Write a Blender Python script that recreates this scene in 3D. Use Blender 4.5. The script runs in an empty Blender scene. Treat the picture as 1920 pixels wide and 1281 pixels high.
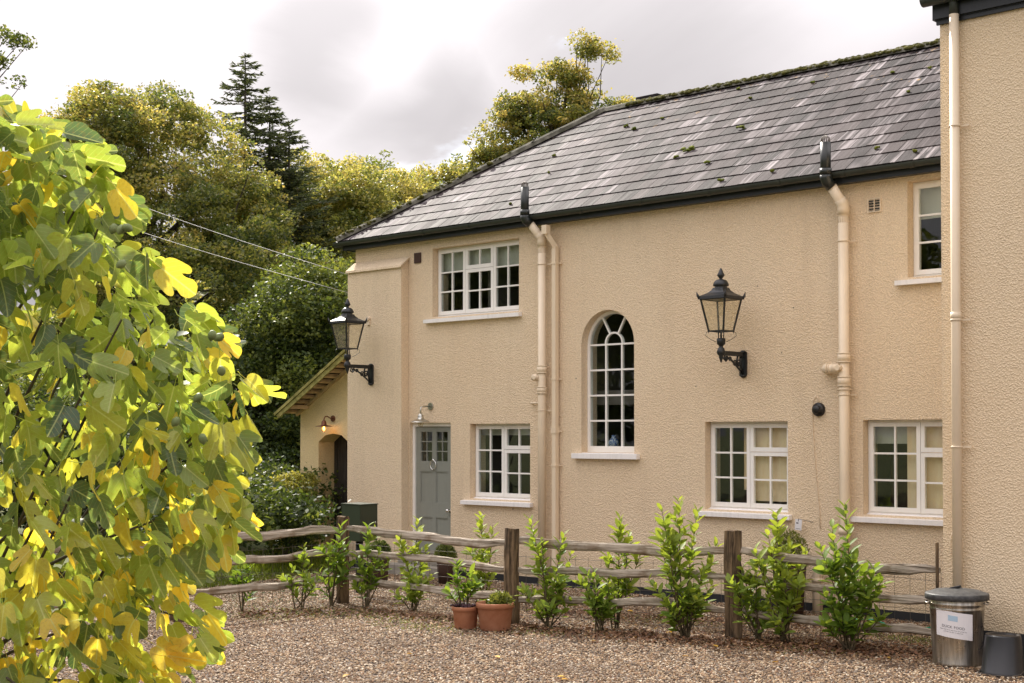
import bpy, bmesh, math, random
import numpy as np
from mathutils import Vector, Matrix
random.seed(7); RNG = np.random.default_rng(11)
SC = bpy.context.scene; COL = SC.collection
# ---------------------------------------------------------------- camera, sky, sun, exposure
F_PX, PPX, PPY, EYE = 2667.0, 960.0, 757.0, 2.15
cam_d = bpy.data.cameras.new('camera'); cam = bpy.data.objects.new('camera', cam_d); COL.objects.link(cam); SC.camera = cam
cam.location = (0, 0, EYE); cam.rotation_euler = (math.radians(91.2), 0, math.radians(43))
cam_d.sensor_width = 36; cam_d.lens = 36*F_PX/1920; cam_d.shift_y = (PPY-640.5)/1920
cam_d.clip_start = .1; cam_d.clip_end = 3000
SUN_EL = math.radians(41); SUN_DIR = Vector((-.93*math.cos(SUN_EL), .37*math.cos(SUN_EL), math.sin(SUN_EL))).normalized()
world = bpy.data.worlds.new('World'); SC.world = world; world.use_nodes = True
def build_world():
    nt = world.node_tree; N = nt.nodes; L = nt.links; N.clear()
    out = N.new('ShaderNodeOutputWorld'); bg = N.new('ShaderNodeBackground'); L.new(bg.outputs[0], out.inputs[0]); bg.inputs[1].default_value = 1
    sky = N.new('ShaderNodeTexSky'); sky.sky_type = 'NISHITA'; sky.sun_disc = False; sky.sun_elevation = SUN_EL
    sky.sun_rotation = math.atan2(SUN_DIR.x, SUN_DIR.y); sky.air_density = 1.0; sky.dust_density = 1.5
    sk = N.new('ShaderNodeMix'); sk.data_type = 'RGBA'; sk.blend_type = 'MULTIPLY'; sk.inputs[0].default_value = 1
    L.new(sky.outputs[0], sk.inputs[6]); sk.inputs[7].default_value = (.12, .12, .12, 1)
    tc = N.new('ShaderNodeTexCoord'); sep = N.new('ShaderNodeSeparateXYZ'); L.new(tc.outputs['Generated'], sep.inputs[0])
    def M(op, a, b=None, c=None):
        n = N.new('ShaderNodeMath'); n.operation = op
        for i, v in enumerate((a, b, c)):
            if v is None: continue
            if hasattr(v, 'links'): L.new(v, n.inputs[i])
            else: n.inputs[i].default_value = v
        return n.outputs[0]
    z = M('ADD', M('MAXIMUM', sep.outputs[2], 0.0), .22)
    cb = N.new('ShaderNodeCombineXYZ'); L.new(M('DIVIDE', sep.outputs[0], z), cb.inputs[0]); L.new(M('DIVIDE', sep.outputs[1], z), cb.inputs[1])
    mp = N.new('ShaderNodeMapping'); L.new(cb.outputs[0], mp.inputs[0]); mp.inputs[1].default_value = (3.7, 1.3, 0); mp.inputs[3].default_value = (.62, .62, 1)
    def noise(scale, det, rough, dist):
        n = N.new('ShaderNodeTexNoise'); L.new(mp.outputs[0], n.inputs['Vector']); n.inputs['Scale'].default_value = scale; n.inputs['Detail'].default_value = det
        n.inputs['Roughness'].default_value = rough; n.inputs['Distortion'].default_value = dist; return n.outputs[0]
    n1 = noise(1.1, 7, .52, .5); n2 = noise(2.7, 7, .5, .3)
    r1 = N.new('ShaderNodeValToRGB'); L.new(n1, r1.inputs[0]); e = r1.color_ramp.elements
    e[0].position = .36; e[0].color = (.44, .415, .42, 1); e[1].position = .58; e[1].color = (.82, .775, .79, 1)
    e.new(.47).color = (.64, .60, .615, 1)
    # thinner cloud is brighter towards the sun
    dp = N.new('ShaderNodeVectorMath'); dp.operation = 'DOT_PRODUCT'; L.new(tc.outputs['Generated'], dp.inputs[0]); dp.inputs[1].default_value = SUN_DIR
    g = M('MULTIPLY_ADD', M('POWER', M('MAXIMUM', dp.outputs['Value'], 0.0), 8.0), .15, .318)
    g = M('MULTIPLY', g, M('MULTIPLY_ADD', M('MAXIMUM', sep.outputs[2], 0.0), 3.6, .60))
    def blob(px, py, w0, w1):
        d = cam.rotation_euler.to_matrix() @ Vector(((px-PPX)/F_PX, -(py-PPY)/F_PX, -1)); d.normalize()
        q = N.new('ShaderNodeVectorMath'); q.operation = 'DISTANCE'; L.new(tc.outputs['Generated'], q.inputs[0]); q.inputs[1].default_value = d
        mr = N.new('ShaderNodeMapRange'); mr.interpolation_type = 'SMOOTHSTEP'; L.new(M('ADD', q.outputs['Value'], M('MULTIPLY', M('SUBTRACT', n2, .5), .16)), mr.inputs[0]); mr.inputs[1].default_value = w0; mr.inputs[2].default_value = w1; mr.inputs[3].default_value = 1; mr.inputs[4].default_value = 0; return mr.outputs[0]
    dk = M('MAXIMUM', blob(820, 200, .02, .085), M('MAXIMUM', blob(640, 70, .02, .07), blob(1150, 40, .03, .16))); br = blob(745, 110, .0, .045)
    g = M('MULTIPLY', g, M('MULTIPLY_ADD', dk, -.32, 1.04)); g = M('MULTIPLY', g, M('MULTIPLY_ADD', br, .38, 1.0))
    sc = N.new('ShaderNodeVectorMath'); sc.operation = 'SCALE'; L.new(r1.outputs[0], sc.inputs[0]); L.new(g, sc.inputs['Scale'])
    r2 = N.new('ShaderNodeValToRGB'); L.new(n2, r2.inputs[0]); r2.color_ramp.elements[0].position = .60; r2.color_ramp.elements[1].position = .74
    r2.color_ramp.elements[0].color = (0, 0, 0, 1); r2.color_ramp.elements[1].color = (.8, .8, .8, 1)
    mx = N.new('ShaderNodeMix'); mx.data_type = 'RGBA'; L.new(r2.outputs[0], mx.inputs[0]); L.new(sc.outputs[0], mx.inputs[6]); L.new(sk.outputs[2], mx.inputs[7])
    L.new(mx.outputs[2], bg.inputs[0])
build_world()
sun_d = bpy.data.lights.new('sun', 'SUN'); sun_d.energy = 2.7; sun_d.angle = math.radians(1.2); sun_d.color = (1, .94, .84)
sun = bpy.data.objects.new('sun', sun_d); COL.objects.link(sun); sun.location = (0, 0, 30); sun.rotation_euler = SUN_DIR.to_track_quat('Z', 'Y').to_euler()
SC.view_settings.view_transform = 'Standard'; SC.view_settings.look = 'None'; SC.view_settings.gamma = 1; SC.view_settings.exposure = 1.36
SC.view_settings.use_curve_mapping = False

# ---------------------------------------------------------------- measuring helpers
_R = (Matrix.Rotation(math.radians(43), 3, 'Z') @ Matrix.Rotation(math.radians(91.2), 3, 'X'))
CO = Vector((0, 0, EYE)); FWD = Vector((-math.sin(math.radians(43)), math.cos(math.radians(43)), 0)); RGT = Vector((math.cos(math.radians(43)), math.sin(math.radians(43)), 0))
def ray(x, y): return _R @ Vector(((x-PPX)/F_PX, -(y-PPY)/F_PX, -1))
def onY(x, y, Y): d = ray(x, y); return CO + d*(Y/d.y)
def onG(x, y, z=0.0): d = ray(x, y); return CO + d*((z-EYE)/d.z)
def onZ(x, y, depth): d = ray(x, y); return CO + d*(depth/d.dot(FWD))
D = 15.1                                            # the main front wall
def wx(x, y=813, Y=D): return onY(x, y, Y).x
def wz(x, y, Y=D): return onY(x, y, Y).z

# ---------------------------------------------------------------- objects
def tag(o, label=None, cat=None, group=None, kind=None):
    if label: o['label'] = label
    if cat: o['category'] = cat
    if group: o['group'] = group
    if kind: o['kind'] = kind
    return o
def empty(name, loc=(0, 0, 0), label=None, cat=None, group=None, rz=0):
    o = bpy.data.objects.new(name, None); COL.objects.link(o); o.location = loc; o.rotation_euler = (0, 0, rz); o.empty_display_size = .1
    return tag(o, label, cat, group)
class MB:
    def __init__(s): s.v = []; s.f = []; s.c = []; s.sm = []
    def add(s, vs, fs, col=None, smooth=False):
        b = len(s.v); s.v += [tuple(v) for v in vs]; s.f += [tuple(b+i for i in f) for f in fs]; s.sm += [smooth]*len(fs)
        s.c += [col if col else (0, 0, 0)]*len(vs); return s
    def box(s, a, b, col=None, M=None):
        x0, y0, z0 = a; x1, y1, z1 = b
        vs = [Vector(p) for p in ((x0,y0,z0),(x1,y0,z0),(x1,y1,z0),(x0,y1,z0),(x0,y0,z1),(x1,y0,z1),(x1,y1,z1),(x0,y1,z1))]
        if M is not None: vs = [M @ v for v in vs]
        return s.add(vs, [(0,3,2,1),(4,5,6,7),(0,1,5,4),(1,2,6,5),(2,3,7,6),(3,0,4,7)], col)
    def tube(s, pts, rad, n=8, cap=True, smooth=True, sq=None, col=None):
        pts = [Vector(p) for p in pts]; k = len(pts)
        if not hasattr(rad, '__len__'): rad = [rad]*k
        t = [(pts[min(i+1, k-1)]-pts[max(i-1, 0)]).normalized() for i in range(k)]
        u = t[0].orthogonal().normalized(); vs = []
        if abs(t[0].z) > .95: u = Vector((1, 0, 0)); u = (u-t[0]*u.dot(t[0])).normalized()
        for i in range(k):
            u = (u-t[i]*u.dot(t[i])).normalized(); w = t[i].cross(u)
            for j in range(n):
                a = 2*math.pi*(j+(.5 if n == 4 else 0))/n; vs.append(pts[i]+(u*math.cos(a)+w*math.sin(a))*rad[i])
        fs = [(i*n+j, i*n+(j+1) % n, (i+1)*n+(j+1) % n, (i+1)*n+j) for i in range(k-1) for j in range(n)]
        s.add(vs, fs, col, smooth)
        if cap:
            b = len(s.v)-k*n
            s.f += [tuple(b+j for j in reversed(range(n))), tuple(b+(k-1)*n+j for j in range(n))]; s.sm += [False, False]
        return s
    def lathe(s, prof, n=24, c=(0, 0, 0), M=None, smooth=True, a0=0.0):
        vs = []
        for r, z in prof:
            for j in range(n):
                a = a0+2*math.pi*j/n; p = Vector((c[0]+r*math.cos(a), c[1]+r*math.sin(a), c[2]+z)); vs.append(M @ p if M is not None else p)
        k = len(prof); fs = [(i*n+j, i*n+(j+1) % n, (i+1)*n+(j+1) % n, (i+1)*n+j) for i in range(k-1) for j in range(n)]
        return s.add(vs, fs, None, smooth)
    def prism(s, poly, y0, y1, col=None):      # polygon in the x,z plane, extruded in y
        n = len(poly); vs = [(x, y0, z) for x, z in poly]+[(x, y1, z) for x, z in poly]
        fs = [tuple(range(n)), tuple(reversed(range(n, 2*n)))]+[(i, i+n, (i+1) % n+n, (i+1) % n) for i in range(n)]
        return s.add(vs, fs, col)
    def ico(s, c, r, sub=1, M=None, jit=0.0):
        bm = bmesh.new(); bmesh.ops.create_icosphere(bm, subdivisions=sub, radius=1)
        vs = []
        for v in bm.verts:
            p = v.co*(1+random.uniform(-jit, jit)); p = Vector((p.x*r[0], p.y*r[1], p.z*r[2]))
            vs.append((M @ p if M is not None else p)+Vector(c))
        fs = [[v.index for v in f.verts] for f in bm.faces]; bm.free(); return s.add(vs, fs, None, True)
    def mesh(s, name):
        me = bpy.data.meshes.new(name); me.from_pydata(s.v, [], s.f)
        me.polygons.foreach_set('use_smooth', s.sm)
        if any(c != (0, 0, 0) for c in s.c):
            a = me.attributes.new('col', 'FLOAT_COLOR', 'POINT'); a.data.foreach_set('color', np.array([(*c, 1) for c in s.c], dtype=np.float32).ravel())
        me.update(); return me
    def build(s, name, m, parent=None, loc=None, bevel=0, fix=False):
        me = s.mesh(name)
        if fix or bevel:
            bm = bmesh.new(); bm.from_mesh(me); bmesh.ops.recalc_face_normals(bm, faces=bm.faces)
            if bevel:
                bmesh.ops.bevel(bm, geom=[e for e in bm.edges if len(e.link_faces) == 2 and e.calc_face_angle(0) > .6], offset=bevel, segments=2, profile=.6, affect='EDGES', clamp_overlap=True)
            bm.to_mesh(me); bm.free()
        return mobj(name, me, m, parent, loc)
def mobj(name, me, m, parent=None, loc=None):
    if m and not me.materials: me.materials.append(m)
    o = bpy.data.objects.new(name, me); COL.objects.link(o)
    if parent: o.parent = parent
    if loc is not None: o.location = loc
    return o
def fill(outer, holes, y0, y1, name, m, parent=None):   # wall sheet with real openings
    cu = bpy.data.curves.new(name, 'CURVE'); cu.dimensions = '2D'; cu.fill_mode = 'BOTH'; cu.extrude = (y1-y0)/2
    for poly in [outer]+holes:
        sp = cu.splines.new('POLY'); sp.points.add(len(poly)-1)
        for i, (x, z) in enumerate(poly): sp.points[i].co = (x, z, 0, 1)
        sp.use_cyclic_u = True
    o = bpy.data.objects.new(name, cu); COL.objects.link(o); dg = bpy.context.evaluated_depsgraph_get(); dg.update()
    me = bpy.data.meshes.new_from_object(o.evaluated_get(dg)); bpy.data.objects.remove(o); bpy.data.curves.remove(cu)
    ym = (y0+y1)/2; n = len(me.vertices); co = np.empty(n*3, np.float32); me.vertices.foreach_get('co', co); co = co.reshape(-1, 3)
    co = np.stack([co[:, 0], ym-co[:, 2], co[:, 1]], 1); me.vertices.foreach_set('co', co.ravel().astype(np.float32))
    me.polygons.foreach_set('use_smooth', [False]*len(me.polygons)); me.materials.clear(); me.update()
    return mobj(name, me, m, parent)
def rect(x0, x1, z0, z1): return [(x0, z0), (x1, z0), (x1, z1), (x0, z1)]

# ---------------------------------------------------------------- materials
def mat(name, base=(.5, .5, .5), rough=.7, metal=0, spec=.5, trans=0):
    m = bpy.data.materials.new(name); m.use_nodes = True; p = m.node_tree.nodes['Principled BSDF']
    p.inputs['Base Color'].default_value = (*base, 1); p.inputs['Roughness'].default_value = rough; p.inputs['Metallic'].default_value = metal
    p.inputs['Specular IOR Level'].default_value = spec; return m
class NT:
    def __init__(s, m): s.m = m; s.nt = m.node_tree; s.N = s.nt.nodes; s.L = s.nt.links; s.p = s.N.get('Principled BSDF')
    def n(s, t, **k):
        o = s.N.new(t)
        for a, b in k.items(): setattr(o, a, b)
        return o
    def link(s, a, b):
        if hasattr(a, 'links'): s.L.new(a, b)
        else: b.default_value = a
    def geo(s): return s.n('ShaderNodeNewGeometry').outputs['Position']
    def tc(s, k='Object'): return s.n('ShaderNodeTexCoord').outputs[k]
    def mapv(s, v, sc=(1, 1, 1), rot=(0, 0, 0), loc=(0, 0, 0)):
        n = s.n('ShaderNodeMapping'); s.L.new(v, n.inputs[0]); n.inputs[1].default_value = loc; n.inputs[2].default_value = rot; n.inputs[3].default_value = sc; return n.outputs[0]
    def noise(s, v, scale, det=4, rough=.5, dist=0):
        n = s.n('ShaderNodeTexNoise'); s.L.new(v, n.inputs['Vector']); n.inputs['Scale'].default_value = scale; n.inputs['Detail'].default_value = det; n.inputs['Roughness'].default_value = rough; n.inputs['Distortion'].default_value = dist
        return n.outputs[0]
    def vor(s, v, scale, feat='F1', out='Distance', rnd=1):
        n = s.n('ShaderNodeTexVoronoi', feature=feat); s.L.new(v, n.inputs['Vector']); n.inputs['Scale'].default_value = scale; n.inputs['Randomness'].default_value = rnd; return n.outputs[out]
    def ramp(s, f, stops, interp='LINEAR'):
        n = s.n('ShaderNodeValToRGB'); n.color_ramp.interpolation = interp; s.L.new(f, n.inputs[0]); e = n.color_ramp.elements
        e[0].position = stops[0][0]; e[1].position = stops[-1][0]
        def c(v): return (v, v, v, 1) if not hasattr(v, '__len__') else (*v, 1)
        e[0].color = c(stops[0][1]); e[1].color = c(stops[-1][1])
        for p, v in stops[1:-1]: e.new(p).color = c(v)
        return n.outputs[0]
    def mix(s, f, a, b, blend='MIX'):
        n = s.n('ShaderNodeMix', data_type='RGBA', blend_type=blend); s.link(f, n.inputs[0])
        for v, i in ((a, 6), (b, 7)):
            if hasattr(v, 'links'): s.L.new(v, n.inputs[i])
            else: n.inputs[i].default_value = (*v, 1)
        return n.outputs[2]
    def math(s, op, a, b=0.0, c=0.0):
        n = s.n('ShaderNodeMath', operation=op)
        for i, v in enumerate((a, b, c)): s.link(v, n.inputs[i])
        return n.outputs[0]
    def bump(s, h, strength=.5, dist=.01, nrm=None):
        n = s.n('ShaderNodeBump'); s.L.new(h, n.inputs['Height']); n.inputs['Strength'].default_value = strength; n.inputs['Distance'].default_value = dist
        if nrm: s.L.new(nrm, n.inputs['Normal'])
        return n.outputs[0]
    def base(s, c): s.link(c, s.p.inputs['Base Color'])
    def norm(s, b): s.L.new(b, s.p.inputs['Normal'])
MT = {}
def stucco(name, c0, c1, scale, relief=.72):
    m = mat(name, rough=.85, spec=.25); t = NT(m); g = t.geo()
    wp = t.n('ShaderNodeVectorMath', operation='ADD'); nz = t.n('ShaderNodeTexNoise'); t.L.new(g, nz.inputs['Vector']); nz.inputs['Scale'].default_value = scale*.6
    sc = t.n('ShaderNodeVectorMath', operation='SCALE'); t.L.new(nz.outputs['Color'], sc.inputs[0]); sc.inputs['Scale'].default_value = .006
    t.L.new(g, wp.inputs[0]); t.L.new(sc.outputs[0], wp.inputs[1]); v = wp.outputs[0]
    f1 = t.vor(v, scale*1.7, 'F1'); f2 = t.noise(v, scale*1.5, 4, .6)
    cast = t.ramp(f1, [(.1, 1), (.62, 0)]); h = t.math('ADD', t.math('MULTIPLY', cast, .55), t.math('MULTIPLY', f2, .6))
    big = t.noise(g, .7, 5, .6); streak = t.noise(t.mapv(g, (3.0, 3.0, .35)), 1.0, 5, .65)
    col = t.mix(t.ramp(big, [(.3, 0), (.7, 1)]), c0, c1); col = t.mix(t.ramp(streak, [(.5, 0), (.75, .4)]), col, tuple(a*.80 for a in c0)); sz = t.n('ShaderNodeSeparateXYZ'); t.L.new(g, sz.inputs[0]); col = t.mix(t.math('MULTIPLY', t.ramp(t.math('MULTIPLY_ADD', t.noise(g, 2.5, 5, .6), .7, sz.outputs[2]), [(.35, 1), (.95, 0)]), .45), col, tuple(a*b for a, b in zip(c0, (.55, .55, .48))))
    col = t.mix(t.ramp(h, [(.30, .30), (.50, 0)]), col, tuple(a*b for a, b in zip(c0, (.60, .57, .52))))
    sp = t.vor(g, 2.3); col = t.mix(t.ramp(sp, [(.018, .8), (.03, 0)]), col, (.10, .08, .06)); t.base(col)
    t.norm(t.bump(h, relief, .022)); return m
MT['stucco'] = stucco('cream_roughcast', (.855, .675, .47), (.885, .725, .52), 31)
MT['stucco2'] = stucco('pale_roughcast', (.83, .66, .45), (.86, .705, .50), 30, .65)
MT['stucco3'] = stucco('foliage_lit_roughcast', (.82, .65, .36), (.86, .70, .41), 32)  # porch wall: yellow light bounced off foliage is painted into the colour
def painted(name, c, rough=.45, dirt=.25, spec=.5):
    m = mat(name, c, rough, spec=spec); t = NT(m); g = t.geo(); a = t.noise(g, 5, 6, .6); b = t.noise(t.mapv(g, (30, 30, 3)), 1, 4)
    f = t.ramp(t.math('MULTIPLY', a, b), [(.2, 0), (.42, dirt)]); t.base(t.mix(f, c, tuple(x*.62 for x in c))); t.norm(t.bump(t.noise(g, 60, 3), .15, .002)); return m
MT['white'] = painted('white_joinery_paint', (.92, .90, .86), .5, .12); MT['sill'] = painted('white_sill_paint', (.92, .89, .87), .6, .3)
MT['pipe'] = painted('cream_pipe_paint', (.80, .665, .49), .42, .2); MT['black'] = painted('black_gutter_plastic', (.018, .022, .020), .32, .3)
MT['gutter'] = painted('weathered_black_gutter', (.035, .042, .036), .42, .5); MT['fascia'] = painted('black_fascia_paint', (.012, .015, .018), .4, .4)
MT['door'] = painted('grey_door_paint', (.27, .28, .245), .5, .2); MT['iron'] = painted('black_cast_iron', (.012, .014, .016), .42, .3)
MT['plinth'] = painted('black_bitumen_plinth', (.015, .016, .019), .7, .4); MT['greenbox'] = painted('dark_green_enamel', (.022, .035, .020), .38, .3)
MT['steel'] = mat('brushed_steel', (.50, .49, .44), .3, 1); MT['chrome'] = mat('polished_chrome', (.75, .74, .72), .12, 1)
MT['copper'] = mat('weathered_copper', (.20, .085, .05), .45, .7); MT['vase'] = None
def glass():
    m = mat('window_glass'); t = NT(m); t.N.remove(t.p); out = t.N['Material Output']
    tr = t.n('ShaderNodeBsdfTransparent'); tr.inputs[0].default_value = (.92, .95, .94, 1); gl = t.n('ShaderNodeBsdfGlossy'); gl.inputs['Roughness'].default_value = .01
    lw = t.n('ShaderNodeLayerWeight'); lw.inputs[0].default_value = .5; fo = t.math('MULTIPLY_ADD', t.math('POWER', lw.outputs['Facing'], 4.0), .8, .045); wob = t.bump(t.noise(t.geo(), 2.2, 2), .12, .02); t.L.new(wob, gl.inputs['Normal'])
    mx = t.n('ShaderNodeMixShader'); t.L.new(fo, mx.inputs[0]); t.L.new(tr.outputs[0], mx.inputs[1]); t.L.new(gl.outputs[0], mx.inputs[2]); t.L.new(mx.outputs[0], out.inputs[0]); return m
MT['glass'] = glass()
def lampglass():
    m = mat('lantern_glass'); t = NT(m); t.N.remove(t.p); out = t.N['Material Output']
    tr = t.n('ShaderNodeBsdfTransparent'); tr.inputs[0].default_value = (.95, .93, .86, 1); gl = t.n('ShaderNodeBsdfGlossy'); gl.inputs['Roughness'].default_value = .06
    df = t.n('ShaderNodeBsdfDiffuse'); df.inputs[0].default_value = (.7, .62, .45, 1)
    lw = t.n('ShaderNodeLayerWeight'); lw.inputs[0].default_value = .5; fo = t.math('MULTIPLY_ADD', t.math('POWER', lw.outputs['Facing'], 4.0), .6, .04)
    m1 = t.n('ShaderNodeMixShader'); t.L.new(t.ramp(t.noise(t.geo(), 14, 4), [(.35, .06), (.75, .3)]), m1.inputs[0]); t.L.new(tr.outputs[0], m1.inputs[1]); t.L.new(df.outputs[0], m1.inputs[2])
    mx = t.n('ShaderNodeMixShader'); t.L.new(fo, mx.inputs[0]); t.L.new(m1.outputs[0], mx.inputs[1]); t.L.new(gl.outputs[0], mx.inputs[2]); t.L.new(mx.outputs[0], out.inputs[0]); return m
MT['lampglass'] = lampglass()
def slate(name, attr):
    m = mat(name, rough=.7, spec=.12); t = NT(m); g = t.geo()
    if attr: a = t.n('ShaderNodeAttribute', attribute_name='col').outputs['Color']
    else: a = t.n('ShaderNodeObjectInfo').outputs['Color']
    s = t.n('ShaderNodeSeparateColor'); t.L.new(a, s.inputs[0]); r, gg, b = s.outputs[0], s.outputs[1], s.outputs[2]
    base = t.mix(r, (.012, .009, .0095), (.056, .042, .042))
    # mineral streaks that run down the slope; each slate shifts them a little
    sh = t.n('ShaderNodeCombineXYZ'); t.L.new(t.math('MULTIPLY', gg, .9), sh.inputs[0]); t.L.new(t.math('MULTIPLY', gg, .5), sh.inputs[2])
    va = t.n('ShaderNodeVectorMath', operation='ADD'); t.L.new(t.mapv(g, (13, .9, .9)), va.inputs[0]); t.L.new(sh.outputs[0], va.inputs[1])
    st = t.noise(va.outputs[0], 1.0, 6, .62, .25); patch = t.noise(g, 1.05, 3, .5)
    fac = t.math('MULTIPLY', t.ramp(st, [(.46, 0), (.64, 1)]), t.ramp(patch, [(.40, .14), (.57, 1)])); fac = t.math('MULTIPLY', fac, t.math('MULTIPLY_ADD', b, .95, .12))
    col = t.mix(fac, base, (.40, .36, .365)); spot = t.vor(t.mapv(g, (1, 1, 1)), 3.2)
    col = t.mix(t.ramp(t.noise(g, 55, 3), [(.52, 0), (.72, .25)]), col, (.17, .155, .155))
    up = t.n('ShaderNodeSeparateXYZ'); t.L.new(g, up.inputs[0])
    orange = t.math('MULTIPLY', t.ramp(t.noise(g, 4.5, 4, .6), [(.62, 0), (.68, .75)]), t.ramp(up.outputs[2], [(0.0, 0), (1.0, 0)]))
    lich = t.math('MULTIPLY', t.ramp(t.noise(g, 7, 5, .7), [(.63, 0), (.69, .7)]), t.math('GREATER_THAN', up.outputs[2], 6.7))
    col = t.mix(lich, col, (.42, .27, .12)); t.base(col)
    rr = t.ramp(st, [(.3, .62), (.7, .8)]); t.L.new(rr, t.p.inputs['Roughness']); t.norm(t.bump(t.math('ADD', t.noise(g, 38, 5, .65), t.noise(va.outputs[0], 2.0, 4)), .45, .006)); return m
MT['slate'] = slate('riven_slate', False); MT['slate2'] = slate('riven_slate_far', True)
def simple(name, c0, c1, scale, rough=.85, bump=.4, bd=.01, stretch=(1, 1, 1), spec=.3, det=6, lo=.35, hi=.65):
    m = mat(name, c0, rough, spec=spec); t = NT(m); v = t.mapv(t.geo(), stretch); a = t.noise(v, scale, det, .62)
    t.base(t.mix(t.ramp(a, [(lo, 0), (hi, 1)]), c0, c1)); t.norm(t.bump(t.noise(v, scale*2.4, 6, .65), bump, bd)); return m
MT['moss'] = simple('moss', (.035, .040, .010), (.15, .14, .035), 14, 1, .9, .02); MT['mossg'] = simple('green_moss', (.07, .10, .012), (.20, .22, .03), 20, 1, .9, .02)
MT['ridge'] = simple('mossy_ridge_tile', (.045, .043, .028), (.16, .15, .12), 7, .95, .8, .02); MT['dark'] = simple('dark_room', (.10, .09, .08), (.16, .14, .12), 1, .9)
MT['oldwood'] = simple('lichened_bargeboard', (.16, .15, .04), (.38, .34, .12), 9, .9, .5, .01); MT['rafter'] = simple('limewashed_rafter', (.42, .31, .18), (.60, .46, .28), 6, .9)
MT['darkdoor'] = simple('dark_oak_door', (.018, .016, .013), (.05, .042, .034), 3, .7, .5, .01, (9, 9, .8)); MT['terra'] = simple('terracotta', (.30, .115, .055), (.40, .18, .10), 6, .8, .3, .004)
MT['soil'] = simple('dark_soil', (.02, .013, .009), (.06, .04, .028), 20, 1, 1, .02); MT['curtain'] = simple('cream_linen', (.90, .66, .42), (.93, .73, .50), 3, .9, .3, .01, (6, 6, 1))
MT['blind'] = simple('pale_linen_blind', (.50, .49, .42), (.62, .60, .52), 2, .9, .2, .01); MT['stem'] = simple('brown_stem', (.06, .045, .025), (.13, .10, .05), 15, .8)
MT['bark'] = simple('dark_bark', (.035, .028, .020), (.10, .085, .065), 8, .95, .9, .02, (1, 1, .3)); MT['figbark'] = simple('fig_bark', (.05, .038, .028), (.12, .10, .075), 12, .85, .6, .01)
MT['stone'] = simple('grey_stone', (.22, .20, .17), (.34, .31, .26), 8, .9, .5, .01); MT['wire'] = mat('galvanised_wire', (.14, .12, .10), .6, .3)
MT['darkwire'] = mat('dark_wire', (.05, .045, .04), .6); MT['cable'] = mat('pale_cable', (.42, .40, .38), .6); MT['hose'] = mat('green_hose', (.02, .30, .16), .35)
MT['paper'] = mat('white_paper', (.78, .76, .78), .6); MT['ink'] = mat('dark_ink', (.06, .06, .07), .6); MT['blue'] = mat('pale_blue_print', (.40, .55, .68), .6)
MT['rubber'] = mat('black_rubber', (.012, .012, .014), .35); MT['lid'] = simple('dusty_black_lid', (.035, .037, .038), (.09, .09, .088), 25, .5, .2, .003)
MT['brown'] = mat('brown_pot', (.06, .03, .02), .8)
def wood(name, c0, c1, c2):
    m = mat(name, rough=.85, spec=.25); t = NT(m); v = t.mapv(t.tc(), (.55, 16, 16)); a = t.noise(v, 2.2, 7, .65, .4); b = t.noise(t.tc(), 3.5, 5, .6)
    col = t.mix(t.ramp(a, [(.36, 0), (.62, 1)]), c0, c1); col = t.mix(t.ramp(b, [(.50, 0), (.66, .75)]), col, c2); cr = t.ramp(a, [(.30, 1), (.40, 0)])
    t.base(t.mix(cr, col, (.018, .013, .009))); t.norm(t.bump(a, 1.0, .02)); return m
MT['rail'] = wood('weathered_oak_rail', (.16, .125, .085), (.56, .49, .40), (.17, .11, .06))
def wood2(name):
    m = mat(name, rough=.9, spec=.2); t = NT(m); v = t.mapv(t.tc(), (12, 12, 1.1)); a = t.noise(v, 2.0, 7, .68, .5); b = t.noise(t.tc(), 4, 5, .6)
    col = t.mix(t.ramp(a, [(.38, 0), (.62, 1)]), (.04, .028, .018), (.25, .17, .10)); col = t.mix(t.ramp(b, [(.55, 0), (.65, .6)]), col, (.05, .04, .03)); t.base(col); t.norm(t.bump(a, 1.0, .035)); return m
MT['post'] = wood2('split_chestnut_post')
def steelbin():
    m = mat('galvanised_steel', (.42, .41, .38), .32, .95); t = NT(m); v = t.mapv(t.tc(), (26, 26, 1.6)); a = t.noise(v, 1.5, 5, .6)
    t.base(t.mix(t.ramp(a, [(.35, 0), (.65, 1)]), (.30, .28, .24), (.60, .56, .50))); t.L.new(t.ramp(t.noise(t.tc(), 9, 4), [(.3, .22), (.7, .42)]), t.p.inputs['Roughness']); t.norm(t.bump(a, .25, .004)); return m
MT['galv'] = steelbin()
def emis(name, c, s):
    m = mat(name, c, .5); m.node_tree.nodes['Principled BSDF'].inputs['Emission Color'].default_value = (*c, 1); m.node_tree.nodes['Principled BSDF'].inputs['Emission Strength'].default_value = s; return m
MT['bulb'] = emis('lit_filament_bulb', (1, .42, .10), 5)
def vase():
    m = mat('blue_white_porcelain', rough=.2); t = NT(m); t.base(t.mix(t.ramp(t.noise(t.geo(), 34, 3, .5, 1.5), [(.47, 0), (.5, 1)], 'LINEAR'), (.62, .68, .72), (.05, .12, .36))); return m
MT['vase'] = vase()
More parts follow.
